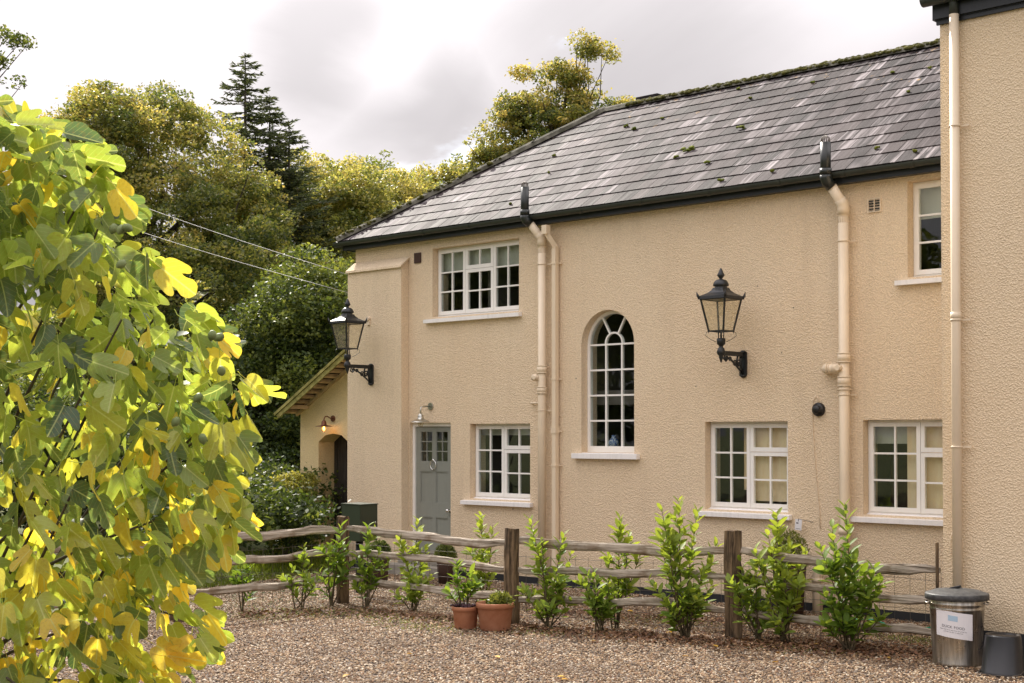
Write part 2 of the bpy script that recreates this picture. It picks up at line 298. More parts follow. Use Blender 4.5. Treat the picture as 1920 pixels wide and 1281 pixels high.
def leafmat(name, src, c_lo, c_mid, c_hi, trans=.5, gloss=.35, veins=False, tr_col=None, spec=.12):
    """leaf blade: matt and glossy from the front, glowing when lit from behind. colour driven 0..1 by the red value"""
    m = mat(name); t = NT(m); t.N.remove(t.p); out = t.N['Material Output']
    if src == 'obj': a = t.n('ShaderNodeObjectInfo').outputs['Color']
    else: a = t.n('ShaderNodeAttribute', attribute_name='col').outputs['Color']
    s = t.n('ShaderNodeSeparateColor'); t.L.new(a, s.inputs[0])
    col = t.ramp(s.outputs[0], [(0, c_lo), (.5, c_mid), (1, c_hi)])
    if veins:
        uv = t.n('ShaderNodeUVMap'); q = t.n('ShaderNodeSeparateXYZ'); t.L.new(uv.outputs[0], q.inputs[0]); au = t.math('ABSOLUTE', q.outputs[0])
        mid = t.ramp(au, [(.008, .85), (.026, 0)]); sv = t.math('FRACT', t.math('MULTIPLY', t.math('SUBTRACT', q.outputs[1], t.math('MULTIPLY', au, .9)), 6.5))
        sv = t.math('MULTIPLY', t.ramp(sv, [(.0, .6), (.11, 0)]), t.ramp(au, [(.0, 1), (.4, .5)])); vf = t.math('MAXIMUM', mid, sv)
        col = t.mix(vf, col, t.mix(.65, col, (.62, .68, .36))); mot = t.noise(t.tc(), 14, 5, .6); col = t.mix(t.ramp(mot, [(.5, 0), (.75, .35)]), col, (.26, .13, .015))
        gl2 = s.outputs[1]
    fr = t.n('ShaderNodeBsdfPrincipled'); t.link(col, fr.inputs['Base Color']); fr.inputs['Roughness'].default_value = gloss; fr.inputs['Specular IOR Level'].default_value = spec*2
    tl = t.n('ShaderNodeBsdfTranslucent')
    tcol = t.mix(1.0, col, tr_col or (1.75, 1.6, .75), 'MULTIPLY'); t.L.new(tcol, tl.inputs[0])
    mx = t.n('ShaderNodeMixShader'); mx.inputs[0].default_value = trans; t.L.new(fr.outputs[0], mx.inputs[1]); t.L.new(tl.outputs[0], mx.inputs[2]); t.L.new(mx.outputs[0], out.inputs[0]); return m
MT['figleaf'] = leafmat('fig_leaf', 'obj', (.06, .11, .06), (.31, .40, .085), (.74, .53, .075), .56, .33, True, tr_col=(1.75, 1.65, .8), spec=.38)
MT['figleaf2'] = leafmat('fig_leaf_mass', 'attr', (.06, .11, .06), (.31, .40, .085), (.74, .53, .075), .56, .33, True, tr_col=(1.75, 1.65, .8), spec=.38)
MT['laurel'] = leafmat('laurel_leaf', 'obj', (.03, .07, .018), (.14, .23, .035), (.30, .37, .075), .42, .5, False, spec=.10)
MT['laurel2'] = leafmat('laurel_leaf_mass', 'attr', (.03, .07, .018), (.14, .23, .035), (.30, .37, .075), .42, .5, False, spec=.10)
MT['oak'] = leafmat('autumn_oak_leaf', 'attr', (.055, .085, .028), (.21, .225, .065), (.42, .34, .13), .5, .45, tr_col=(1.9, 1.75, 1.0), spec=.22)
MT['olive'] = leafmat('olive_green_leaf', 'attr', (.06, .09, .026), (.22, .24, .07), (.42, .37, .145), .5, .45, tr_col=(1.9, 1.75, 1.0), spec=.22)
MT['ever'] = leafmat('dark_evergreen_leaf', 'attr', (.026, .045, .015), (.085, .12, .032), (.22, .25, .07), .4, .5, spec=.12)
MT['pine'] = leafmat('conifer_needle', 'attr', (.03, .048, .028), (.07, .095, .052), (.13, .15, .08), .3, .6)
MT['pale'] = leafmat('pale_shrub_leaf', 'attr', (.06, .085, .02), (.18, .20, .05), (.34, .33, .10), .4, .4)
MT['grass'] = leafmat('grass_blade', 'attr', (.04, .07, .01), (.12, .18, .02), (.26, .30, .05), .45, .5)
MT['litter'] = leafmat('dry_leaf_litter', 'attr', (.06, .032, .02), (.20, .10, .055), (.40, .26, .14), .1, .7)
MT['fallen'] = leafmat('fallen_leaf', 'obj', (.20, .10, .03), (.50, .28, .04), (.65, .42, .08), .2, .5)

# ---------------------------------------------------------------- fast leaf clouds
def quads(name, P, U, V, col, m, parent=None, fold=None):
    """P centres, U half length vectors, V half width vectors: rhombic leaves"""
    n = len(P); co = np.empty((n, 4, 3), np.float32); co[:, 0] = P-U; co[:, 1] = P+V-U*.1; co[:, 2] = P+U; co[:, 3] = P-V-U*.1
    me = bpy.data.meshes.new(name); me.vertices.add(n*4); me.vertices.foreach_set('co', co.ravel()); me.loops.add(n*4); me.loops.foreach_set('vertex_index', np.arange(n*4, dtype=np.int32))
    me.polygons.add(n); me.polygons.foreach_set('loop_start', np.arange(0, n*4, 4, dtype=np.int32)); me.polygons.foreach_set('loop_total', np.full(n, 4, dtype=np.int32))
    a = me.attributes.new('col', 'FLOAT_COLOR', 'POINT'); c = np.zeros((n, 4, 4), np.float32); c[:, :, 0] = col[:, None]; c[..., 3] = 1; a.data.foreach_set('color', c.ravel())
    me.update(); me.validate(); return mobj(name, me, m, parent)
def rand_frames(n, up=.5, rng=RNG):
    nrm = rng.normal(size=(n, 3)); nrm[:, 2] = np.abs(nrm[:, 2])+up; nrm /= np.linalg.norm(nrm, axis=1)[:, None]
    a = rng.normal(size=(n, 3)); u = a-nrm*np.sum(a*nrm, 1)[:, None]; u /= np.linalg.norm(u, axis=1)[:, None]; return u, np.cross(nrm, u)
def tree(name, label, cat, base, lobes, nleaf, lsize, m, hue=(.45, .2), clump=.5, group=None, limbs=26, trunk_r=.3, shell=.55, barkm=None, seed=1, cl_n=None, grad=.40, leafvar=.2):
    """lobes: (x,y,z,rx,ry,rz,weight)"""
    rng = np.random.default_rng(seed); root = empty(name, base, label, cat, group); B = np.array(base, float)
    W = np.array([l[6]*(l[3]*l[4]*l[5])**(2/3) for l in lobes]); W /= W.sum(); ncl = cl_n or max(60, nleaf//150)
    li = rng.choice(len(lobes), ncl, p=W); L = np.array([l[:6] for l in lobes])[li]
    d = rng.normal(size=(ncl, 3)); d /= np.linalg.norm(d, axis=1)[:, None]; d[:, 2] = np.where(d[:, 2] < -.55, -d[:, 2]*.5, d[:, 2]); r = shell+(1.03-shell)*rng.random(ncl)**.6
    spk = (rng.random(ncl) < .16) & (d[:, 2] > -.1); r = np.where(spk, rng.uniform(1.04, 1.2, ncl), r)
    C = L[:, :3]+d*r[:, None]*L[:, 3:6]; C[:, 2] = np.maximum(C[:, 2], B[2]+.3)
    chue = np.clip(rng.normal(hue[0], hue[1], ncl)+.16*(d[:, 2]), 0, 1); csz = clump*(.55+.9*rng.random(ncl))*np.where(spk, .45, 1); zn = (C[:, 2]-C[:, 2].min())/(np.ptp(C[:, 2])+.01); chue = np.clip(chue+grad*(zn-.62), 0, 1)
    w = csz**2; ci = rng.choice(ncl, nleaf, p=w/w.sum()); off = rng.normal(size=(nleaf, 3)); off /= np.linalg.norm(off, axis=1)[:, None]
    rr = csz[ci]*(.35+.65*rng.random(nleaf)**.5); spike = rng.random(nleaf) < .08; rr = np.where(spike, rr*rng.uniform(1, 1.7, nleaf), rr)
    P = C[ci]+off*rr[:, None]*np.array([1, 1, .62])
    P = P-B; u, v = rand_frames(nleaf, .35, rng); s = lsize*rng.uniform(.6, 1.25, nleaf)
    quads('crown', P, u*s[:, None]*.5, v*s[:, None]*.30, np.clip(chue[ci]+rng.normal(0, leafvar, nleaf), 0, 1), m, root)
    mb = MB(); top = np.mean(np.array([l[:3] for l in lobes]), 0)-B; top[2] = max(top[2], 1)
    hz = top[2]; trunk = [(0, 0, -.1), (.1*rng.normal(), .1*rng.normal(), hz*.35), (top[0]*.5, top[1]*.5, hz*.75), tuple(top)]
    mb.tube(trunk, [trunk_r*1.2, trunk_r, trunk_r*.7, trunk_r*.35], 8)
    for k in rng.choice(ncl, min(limbs, ncl), replace=False):
        e = C[k]-B; f = rng.uniform(.35, .9); s0 = np.array(trunk[1])*(1-f)+np.array(trunk[3])*f; mid = (s0+e)/2+np.array([0, 0, .12*np.linalg.norm(e-s0)])*rng.uniform(-.3, 1)
        l = np.linalg.norm(e-s0); mb.tube([s0, s0*.6+mid*.4, mid, (mid+e)/2+rng.normal(size=3)*.04*l, e], [trunk_r*.32, trunk_r*.24, trunk_r*.16, trunk_r*.09, trunk_r*.03], 5, cap=False)
    mb.build('trunk', barkm or MT['bark'], root); return root
def lobe(px, py, rx_px, rz_px, Z, ryf=.8, w=1.0):
    c = onZ(px, py, Z); s = Z/F_PX; return (c.x, c.y, c.z, rx_px*s, rx_px*s*ryf*1.0+.3, rz_px*s, w)

# ================================================================ SETTING
def ground():
    m = mat('meadow_ground', (.06, .08, .02), .95); t = NT(m); g = t.geo(); t.base(t.mix(t.ramp(t.noise(g, .8, 6, .6), [(.35, 0), (.65, 1)]), (.045, .060, .015), (.13, .14, .035)))
    mb = MB(); mb.add([(-900, -900, -.03), (900, -900, -.03), (900, 900, -.03), (-900, 900, -.03)], [(0, 1, 2, 3)]); tag(mb.build('ground', m), kind='structure')
    m = mat('gravel_bed', (.3, .22, .15), .9); t = NT(m); g = t.geo()
    c = t.n('ShaderNodeTexVoronoi'); t.L.new(g, c.inputs['Vector']); c.inputs['Scale'].default_value = 42
    s = t.n('ShaderNodeSeparateColor'); t.L.new(c.outputs['Color'], s.inputs[0])
    col = t.ramp(s.outputs[0], [(0, (.05, .035, .025)), (.35, (.14, .09, .06)), (.7, (.22, .15, .10)), (1, (.34, .27, .20))]); col = t.mix(t.ramp(c.outputs['Distance'], [(.35, 0), (.65, .85)]), col, (.05, .035, .025))
    pn = t.noise(g, .9, 4, .6); col = t.mix(t.ramp(pn, [(.50, 0), (.68, .5)]), col, (.10, .07, .05)); t.base(col); t.norm(t.bump(t.ramp(c.outputs['Distance'], [(0, 1), (.6, 0)]), 1, .02))
    gp = [(-14.6, -6), (14, -6), (14, 19), (-5, 15.6), (-17.6, 15.6), (-17.8, 14), (-14.4, 11.9)]
    mb = MB(); n = len(gp); mb.add([(x, y, 0) for x, y in gp]+[(x, y, -.06) for x, y in gp], [tuple(range(n))]+[(i, i+n, (i+1) % n+n, (i+1) % n) for i in range(n)]); tag(mb.build('gravel_yard', m, fix=True), kind='structure')
ground()
def gravel():
    m = mat('gravel_stone', rough=.75, spec=.3); t = NT(m); a = t.n('ShaderNodeAttribute', attribute_type='INSTANCER', attribute_name='stone').outputs['Fac']
    col = t.ramp(a, [(0, (.03, .02, .012)), (.20, (.11, .065, .035)), (.38, (.25, .16, .085)), (.56, (.37, .26, .15)), (.70, (.24, .12, .06)), (.84, (.43, .33, .21)), (1, (.68, .60, .48))])
    pn = t.noise(t.mapv(t.geo(), (1, 2.2, 1)), .8, 5, .65); t.base(t.mix(t.ramp(pn, [(.48, 0), (.68, .5)]), col, (.13, .09, .06)))
    ng = bpy.data.node_groups.new('gravel_scatter', 'GeometryNodeTree'); ng.interface.new_socket('Geometry', in_out='INPUT', socket_type='NodeSocketGeometry'); ng.interface.new_socket('Geometry', in_out='OUTPUT', socket_type='NodeSocketGeometry')
    N = ng.nodes; L = ng.links; gi = N.new('NodeGroupInput'); go = N.new('NodeGroupOutput'); dp = N.new('GeometryNodeDistributePointsOnFaces'); dp.inputs['Density'].default_value = 1500; dp.inputs['Seed'].default_value = 3
    L.new(gi.outputs[0], dp.inputs['Mesh']); ico = N.new('GeometryNodeMeshIcoSphere'); ico.inputs['Radius'].default_value = 1; ico.inputs['Subdivisions'].default_value = 1
    sm = N.new('GeometryNodeSetMaterial'); sm.inputs['Material'].default_value = m; L.new(ico.outputs[0], sm.inputs[0])
    io = N.new('GeometryNodeInstanceOnPoints'); L.new(dp.outputs['Points'], io.inputs['Points']); L.new(sm.outputs[0], io.inputs['Instance'])
    def rv(a, b, seed):
        r = N.new('FunctionNodeRandomValue'); r.data_type = 'FLOAT_VECTOR'; r.inputs[0].default_value = a; r.inputs[1].default_value = b; r.inputs['Seed'].default_value = seed; return r.outputs[0]
    L.new(rv((-.5, -.5, 0), (.5, .5, 6.28), 1), io.inputs['Rotation']); L.new(rv((.005, .005, .004), (.019, .014, .010), 2), io.inputs['Scale'])
    st = N.new('GeometryNodeStoreNamedAttribute'); st.data_type = 'FLOAT'; st.domain = 'INSTANCE'; st.inputs['Name'].default_value = 'stone'; L.new(io.outputs[0], st.inputs['Geometry'])
    r = N.new('FunctionNodeRandomValue'); r.data_type = 'FLOAT'; r.inputs['Seed'].default_value = 9; L.new(r.outputs[1], st.inputs['Value']); L.new(st.outputs[0], go.inputs[0])
    # the patch follows what lies in front of the fence and the strip behind it
    pl = [onG(-60, 1330), onG(2000, 1330), onG(2010, 1215), onY(1900, 1240, 13.0), Vector((-6.4, 13, 0)), Vector((-6.4, 15.08, 0)), Vector((-15.5, 15.08, 0)), onG(600, 1070), onG(300, 1105), onG(-60, 1180)]
    mb = MB(); mb.add([(p.x, p.y, .003) for p in pl], [tuple(range(len(pl)))]); o = mb.build('gravel', m); tag(o, 'loose pinkish brown gravel covering the yard', 'gravel', kind='stuff')
    md = o.modifiers.new('scatter', 'NODES'); md.node_group = ng
gravel()
def grass():
    rng = np.random.default_rng(5); n = 16000; a = onG(345, 1110); b = onG(620, 1072); c = onG(640, 1030); d = onG(200, 1050)
    s, q = rng.random(n), rng.random(n)**1.2; A, B_, C, Dd = [np.array(p) for p in (a, b, c, d)]
    P = (A[None]*(1-s[:, None])+B_[None]*s[:, None])*(1-q[:, None])+(Dd[None]*(1-s[:, None])+C[None]*s[:, None])*q[:, None]; P[:, 2] = 0
    h = rng.uniform(.03, .10, n)*(1+.5*np.sin(P[:, 0]*3)); U = rng.normal(0, .25, (n, 3)); U[:, 2] = 1; U *= h[:, None]/2; V = rng.normal(size=(n, 3)); V[:, 2] = 0; V /= np.linalg.norm(V, axis=1)[:, None]; P[:, 2] = h/2-.01
    tag(quads('grass', P, U, V*.004, np.clip(rng.normal(.55, .25, n), 0, 1), MT['grass']), 'bright mown grass beyond the left run of fence', 'grass', kind='stuff')
    n = 10000; segs = [(onG(700, 1150), onG(960, 1178)), (onG(960, 1176), onG(1376, 1206)), (onG(1376, 1206), onG(1740, 1228)), (onG(1000, 1150), onG(1700, 1180)), (onG(460, 1152), onG(700, 1148))]
    k = rng.choice(5, n, p=[.16, .30, .28, .16, .10]); f = rng.random(n); A0 = np.array([list(q[0]) for q in segs])[k]; B0 = np.array([list(q[1]) for q in segs])[k]; P = A0+(B0-A0)*f[:, None]+rng.normal(size=(n, 3))*np.array([.25, .30, 0])*(.6+.6*np.sin(f*40+k)**2)[:, None]; P[:, 2] = rng.uniform(.010, .028, n)
    u, v = rand_frames(n, 1.6, rng); sz = rng.uniform(.010, .030, n); tag(quads('leaf_litter', P, u*sz[:, None], v*sz[:, None]*.6, np.clip(rng.normal(.35, .3, n), 0, 1), MT['litter']), 'reddish brown leaf litter drifted along the fence foot', 'leaf litter', kind='stuff')
    # thin weeds that come up through the gravel along the fence
    n = 4200; cs = [onG(*p) for p in ((790, 1178), (740, 1162), (680, 1150), (480, 1158), (540, 1150), (1000, 1185), (840, 1168), (1240, 1165), (1480, 1215), (1700, 1200), (1740, 1205), (600, 1150))]
    k = rng.integers(0, len(cs), n); P = np.array([list(c) for c in cs])[k]+rng.normal(size=(n, 3))*np.array([.36, .15, 0]); h = rng.uniform(.008, .035, n); U = rng.normal(0, .7, (n, 3)); U[:, 2] = 1; U *= h[:, None]/2
    V = rng.normal(size=(n, 3)); V[:, 2] = 0; V /= np.linalg.norm(V, axis=1)[:, None]; P[:, 2] = h/2+.004
    tag(quads('weeds', P, U, V*.003, np.clip(rng.normal(.45, .3, n), 0, 1), MT['grass']), 'thin low weeds growing through the gravel at the fence foot', 'weeds', kind='stuff')
grass()

# ================================================================ HOUSE
XL = wx(667, 490); ZTOP = 5.17; XR = -3.0
house = empty('house', (XL, D, 0), 'long two storey cream roughcast house with slate roof and white windows', 'house')
def H(o):   # parts of the house are modelled in world coordinates
    if o.parent is house: o.matrix_parent_inverse = Matrix.Translation(-house.location)
    return o
W = {}
W['upl'] = (wx(811, 462), wx(973, 448), wz(892, 589), wz(892, 456))
W['lol'] = (wx(881, 795), wx(994, 795), wz(935, 937), wz(935, 794.5))
W['lom'] = (wx(1322, 791), wx(1477, 790), wz(1400, 958), wz(1400, 790.5))
W['lor'] = (wx(1618, 786), wx(1618, 786)+(wx(1477, 790)-wx(1322, 791))*1.1, wz(1690, 968), wz(1690, 787))
W['upr'] = (wx(1701, 345), wx(1701, 345)+.62, wz(1735, 518), wz(1735, 336))
ARC = (wx(1090, 700), wx(1189, 700)); ARR = (ARC[1]-ARC[0])/2; ARX = sum(ARC)/2; ARTOP = wz(1146, 580.5); ARB = wz(1140, 849)
DR = (wx(768, 900), wx(845, 900), wz(808, 1037), wz(808, 793))
holes = [rect(*W[k]) for k in ('upl', 'lol', 'lom', 'lor', 'upr')]+[rect(*DR)]
def arch(x, r, zb, zs, n=18): return [(x-r, zb), (x+r, zb)]+[(x+r*math.cos(a), zs+r*math.sin(a)) for a in [math.pi*i/n for i in range(n+1)]]
holes.append(arch(ARX, ARR, ARB, ARTOP-ARR))
wall = fill([(XL, -.05), (XR, -.05), (XR, ZTOP), (XL, ZTOP)], holes, D, D+.34, 'wall', MT['stucco'], house); H(wall)
mb = MB(); YB = 20.85
mb.box((XL, D+.34, -.05), (XL+.34, YB, ZTOP)).box((XL+.34, YB-.34, -.05), (XR, YB, ZTOP)).box((XR-.34, D+.34, -.05), (XR, YB-.34, ZTOP)); H(mb.build('outer_wall', MT['stucco'], house))
mb = MB(); xi0, xi1 = XL+.342, XR-.342
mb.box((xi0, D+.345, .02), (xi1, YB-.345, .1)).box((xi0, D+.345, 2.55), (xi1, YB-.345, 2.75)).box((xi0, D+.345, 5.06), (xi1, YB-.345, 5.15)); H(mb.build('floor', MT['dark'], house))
mb = MB()
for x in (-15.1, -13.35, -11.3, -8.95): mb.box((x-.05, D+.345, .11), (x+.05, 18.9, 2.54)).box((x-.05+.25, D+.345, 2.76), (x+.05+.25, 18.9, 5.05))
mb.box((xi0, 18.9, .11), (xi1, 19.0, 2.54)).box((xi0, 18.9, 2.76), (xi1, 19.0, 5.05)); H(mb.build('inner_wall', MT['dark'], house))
# corner buttress with its sloping cap
BD = .155; bx0, bx1 = wx(652, 600, D-BD), wx(752, 600, D-BD); bx0 = max(bx0, XL-.12)
zb0 = wz(700, 507, D-BD); mb = MB(); b1 = bx1; zt = zb0
mb.add([(bx0, D-BD, -.05), (b1+.02, D-BD, -.05), (b1, D-BD, zt), (bx0, D-BD, zt), (bx0, D-.003, -.05), (b1+.02, D-.003, -.05), (b1, D-.003, zt+.12), (bx0, D-.003, zt+.12)],
       [(0, 1, 2, 3), (1, 5, 6, 2), (3, 2, 6, 7), (0, 3, 7, 4), (4, 5, 1, 0)]); H(mb.build('buttress', MT['stucco'], house, fix=True))
mb = MB(); mb.add([(bx0-.02, D-BD-.035, zt-.005), (b1+.03, D-BD-.035, zt-.005), (b1+.03, D-.004, zt+.14), (bx0-.02, D-.004, zt+.14), (bx0-.02, D-BD-.03, zt+.03), (b1+.03, D-BD-.03, zt+.03), (b1+.03, D-.004, zt+.175), (bx0-.02, D-.004, zt+.175)],
       [(3, 2, 1, 0), (4, 5, 6, 7), (0, 1, 5, 4), (1, 2, 6, 5), (2, 3, 7, 6), (3, 0, 4, 7)]); H(mb.build('buttress_cap', MT['stucco'], house, fix=True))
mb = MB()
zp = .10
for a, b in ((bx1+.03, DR[0]-.02), (DR[1]+.02, XR)): mb.box((a, D-.022, -.02), (b, D-.002, zp))
mb.box((bx0, D-BD-.02, -.02), (bx1+.025, D-BD-.002, zp)); H(mb.build('plinth', MT['plinth'], house))
mb = MB(); mb.box((DR[0]-.2, D-.42, -.02), (DR[1]+.2, D-.024, DR[2]-.17)).box((DR[0]-.06, D-.2, DR[2]-.17), (DR[1]+.06, D-.024, DR[2]-.02)).box((DR[0]+.003, D-.02, DR[2]-.012), (DR[1]-.003, D+.33, DR[2]+.02)); H(mb.build('doorstep', MT['stone'], house, bevel=.01))

PANE = {}
def pane(x0, x1, z0, z1, y, par):
    mb = MB(); mb.box((x0, y-.003, z0), (x1, y+.003, z1)); return H(mb.build('pane', MT['glass'], par))
def bars(mb, x0, x1, z0, z1, y0, y1, t, tb=None):
    tb = tb or t; mb.box((x0, y0, z0), (x1, y1, z0+tb)).box((x0, y0, z1-t), (x1, y1, z1)).box((x0, y0, z0+tb), (x0+t, y1, z1-t)).box((x1-t, y0, z0+tb), (x1, y1, z1-t))
def window(x0, x1, z0, z1, lights, rec=.125, sillpx=.075, label=None, ft=.028):
    """lights: (fraction of width, [(fraction of height, columns, rows), ... from the top])"""
    y = D+rec; mb = MB(); bars(mb, x0+.002, x1-.002, z0+.002, z1-.002, y, y+.09, ft, ft*1.2); fr = H(mb.build('window', MT['white'], house, bevel=.003))
    if label: fr['label'] = label
    a0, a1, b0, b1 = x0+ft, x1-ft, z0+ft*1.2, z1-ft; px = a0; y1 = y-.018
    for lw, sashes in lights:
        qx = px+(a1-a0)*lw; pz = b1
        for sh, nc, nr in sashes:
            qz = pz-(b1-b0)*sh; s = MB(); st = .048; g = .003; bars(s, px+g, qx-g, qz+g, pz-g, y1, y1+.05, st, st*1.15)
            gx0, gx1, gz0, gz1 = px+g+st, qx-g-st, qz+g+st*1.15, pz-g-st; mw = .022
            for i in range(1, nc): c = gx0+(gx1-gx0)*i/nc; s.box((c-mw/2, y1+.006, gz0), (c+mw/2, y1+.042, gz1))
            for j in range(1, nr): c = gz0+(gz1-gz0)*j/nr; s.box((gx0, y1+.008, c-mw/2), (gx1, y1+.040, c+mw/2))
            H(s.build('sash', MT['white'], fr))
            for i in range(nc):
                for j in range(nr): pane(gx0+(gx1-gx0)*i/nc+(mw/2 if i else 0), gx0+(gx1-gx0)*(i+1)/nc-(mw/2 if i < nc-1 else 0), gz0+(gz1-gz0)*j/nr+(mw/2 if j else 0), gz0+(gz1-gz0)*(j+1)/nr-(mw/2 if j < nr-1 else 0), y1+.025, fr)
            pz = qz
        px = qx
    e = sillpx; s = MB(); zt = z0-.002; yb = y+.02
    s.add([(x0-.13, D-e, zt-.085), (x1+.06, D-e, zt-.085), (x1+.06, D-e, zt-.03), (x0-.13, D-e, zt-.03), (x0-.13, D-.002, zt-.085), (x1+.06, D-.002, zt-.085), (x1+.06, D-.002, zt-.022), (x0-.13, D-.002, zt-.022)], [(0, 1, 2, 3), (5, 4, 7, 6), (1, 5, 6, 2), (4, 0, 3, 7), (3, 2, 6, 7), (4, 5, 1, 0)])
    s.add([(x0+.001, D-.0015, zt-.022), (x1-.001, D-.0015, zt-.022), (x1-.001, yb, zt+.03), (x0+.001, yb, zt+.03), (x0+.001, D-.0015, zt-.07), (x1-.001, D-.0015, zt-.07), (x1-.001, yb, zt-.07), (x0+.001, yb, zt-.07)], [(0, 1, 2, 3), (0, 4, 5, 1), (1, 5, 6, 2), (3, 7, 4, 0), (7, 6, 5, 4)])
    H(s.build('sill', MT['sill'], fr, fix=True)); return fr
LT = [(.335, 2, 1), (.665, 2, 2)]; CT = [(1.0, 2, 3)]
window(*W['upl'], [(1/3, CT), (1/3, LT), (1/3, CT)], rec=.12)
window(*W['lol'], [(.5, CT), (.5, LT)], rec=.12); window(*W['lom'], [(.5, CT), (.5, LT)], rec=.12); window(*W['lor'], [(.5, CT), (.5, LT)], rec=.12)
window(*W['upr'], [(1, [(1.0, 1, 3)])], rec=.14)
def archwindow():
    y = D+.13; r0 = ARR-.002; zs = ARTOP-ARR; mb = MB(); t = .042; n = 20
    zb = ARB+.002
    pts_o = [(ARX-r0, zb)]+[(ARX-r0*math.cos(math.pi*i/n), zs+r0*math.sin(math.pi*i/n)) for i in range(n+1)]+[(ARX+r0, zb)]
    ri = r0-t; pts_i = [(ARX-ri, zb)]+[(ARX-ri*math.cos(math.pi*i/n), zs+ri*math.sin(math.pi*i/n)) for i in range(n+1)]+[(ARX+ri, zb)]
    def ring(mb, A, B, y0, y1):
        k = len(A); vs = [(x, y0, z) for x, z in A]+[(x, y0, z) for x, z in B]+[(x, y1, z) for x, z in A]+[(x, y1, z) for x, z in B]; fs = []
        for i in range(k-1): fs += [(i, i+1, k+i+1, k+i), (k+i, k+i+1, 3*k+i+1, 3*k+i), (2*k+i, 3*k+i, 3*k+i+1, 2*k+i+1)]
        mb.add(vs, fs)
    ring(mb, pts_o, pts_i, y, y+.07); mb.box((ARX-ri, y-.004, zb), (ARX+ri, y+.07, zb+.085)); fr = H(mb.build('window', MT['white'], house)); fr['label'] = 'tall narrow arched window with fanlight bars'
    gz0 = zb+.085; s = MB(); mw = .024; w = 2*ri; rs = w/6+.008; m = MB()
    zr = [gz0+(zs-gz0)*i/4 for i in range(5)]; xc = [ARX-ri+w*i/3 for i in range(4)]
    for z in zr[1:]: m.box((ARX-ri, y+.012, z-mw/2), (ARX+ri, y+.05, z+mw/2))
    for x in xc[1:3]: m.box((x-mw/2, y+.010, gz0), (x+mw/2, y+.052, zs-mw/2))
    A = [(ARX-(rs+mw/2)*math.cos(math.pi*i/12), zs+mw/2+(rs+mw/2)*math.sin(math.pi*i/12)) for i in range(13)]; B = [(ARX-(rs-mw/2)*math.cos(math.pi*i/12), zs+mw/2+(rs-mw/2)*math.sin(math.pi*i/12)) for i in range(13)]
    ring(m, A, B, y+.010, y+.052)
    for a in (math.radians(62), math.radians(118)):
        c, s_ = math.cos(a), math.sin(a); p0 = (ARX+c*(rs+mw/2-.003), zs+mw/2+s_*(rs+mw/2-.003)); p1 = (ARX+c*(ri+.004), zs+s_*(ri+.004)); nx, nz = -s_*mw/2, c*mw/2
        m.prism([(p0[0]-nx, p0[1]-nz), (p1[0]-nx, p1[1]-nz), (p1[0]+nx, p1[1]+nz), (p0[0]+nx, p0[1]+nz)], y+.012, y+.05)
    H(m.build('glazing_bar', MT['white'], fr, fix=True))
    for i in range(3):
        for j in range(4): pane(xc[i]+(mw/2 if i else 0), xc[i+1]-(mw/2 if i < 2 else 0), zr[j]+(mw/2 if j else 0), zr[j+1]-mw/2, y+.03, fr)
    def fan(a0, a1):
        k = 8; P = [(ARX+(rs+.004)*math.cos(a0+(a1-a0)*i/k), zs+mw/2+(rs+.004)*math.sin(a0+(a1-a0)*i/k)) for i in range(k+1)]+[(ARX+(ri-.001)*math.cos(a1+(a0-a1)*i/k), zs+.002+(ri-.001)*math.sin(a1+(a0-a1)*i/k)) for i in range(k+1)]
        m2 = MB(); m2.prism(P, y+.027, y+.033); H(m2.build('pane', MT['glass'], fr))
    fan(.03, 1.06); fan(1.10, 2.04); fan(2.08, 3.11)
    m2 = MB(); m2.prism([(ARX+(rs-mw/2)*math.cos(math.pi*i/8), zs+mw/2+(rs-mw/2)*math.sin(math.pi*i/8)) for i in range(9)], y+.027, y+.033); H(m2.build('pane', MT['glass'], fr))
    s = MB(); s.box((ARC[0]-.12, D-.08, ARB-.085), (ARC[1]+.10, D-.002, ARB-.012)).box((ARC[0]+.002, D-.0015, ARB-.08), (ARC[1]-.002, y+.06, ARB-.004)); H(s.build('sill', MT['sill'], fr, bevel=.004))
archwindow()
v = MB(); vp = onY(1159, 830, D+.36); v.lathe([(0, 0), (.035, 0), (.04, .02), (.072, .09), (.074, .13), (.045, .17), (.028, .19), (.033, .22), (0, .22)], 20); v.build('vase', MT['vase'], loc=(vp.x-.03, D+.30, ARB+.02))
tag(bpy.data.objects['vase'], 'small blue and white patterned vase inside the arched window', 'vase')
# window dressings
def cloth(name, x0, x1, z0, z1, y, m, par, folds=0, amp=.02):
    n = 40 if folds else 8; vs = []; fs = []
    for i in range(n+1):
        x = x0+(x1-x0)*i/n; yy = y+amp*math.sin(i/n*folds*2*math.pi)
        for z in (z0, z1): vs.append((x, yy+(.3*amp*math.sin(i) if z == z0 else 0), z))
    for i in range(n): fs.append((2*i, 2*i+2, 2*i+3, 2*i+1))
    mb = MB(); mb.add(vs, fs, None, folds > 0); mb.add([(v[0], v[1]+.006, v[2]) for v in vs], [tuple(reversed(f)) for f in fs], None, folds > 0); return H(mb.build(name, m, par))
x0, x1, z0, z1 = W['upl']; yy = D+.22
cloth('blind', x0, x1, z1-.34*(z1-z0), z1, yy+.0, MT['blind'], house, 9, .012)
x0, x1, z0, z1 = W['lom']; cloth('curtain', x0+.50*(x1-x0), x1+.05, z0+.12, z1, D+.20, MT['curtain'], house, 3, .006); cloth('curtain', x0+.32*(x1-x0), x0+.50*(x1-x0), z0+.25, z1, D+.30, MT['curtain'], house, 2, .02)
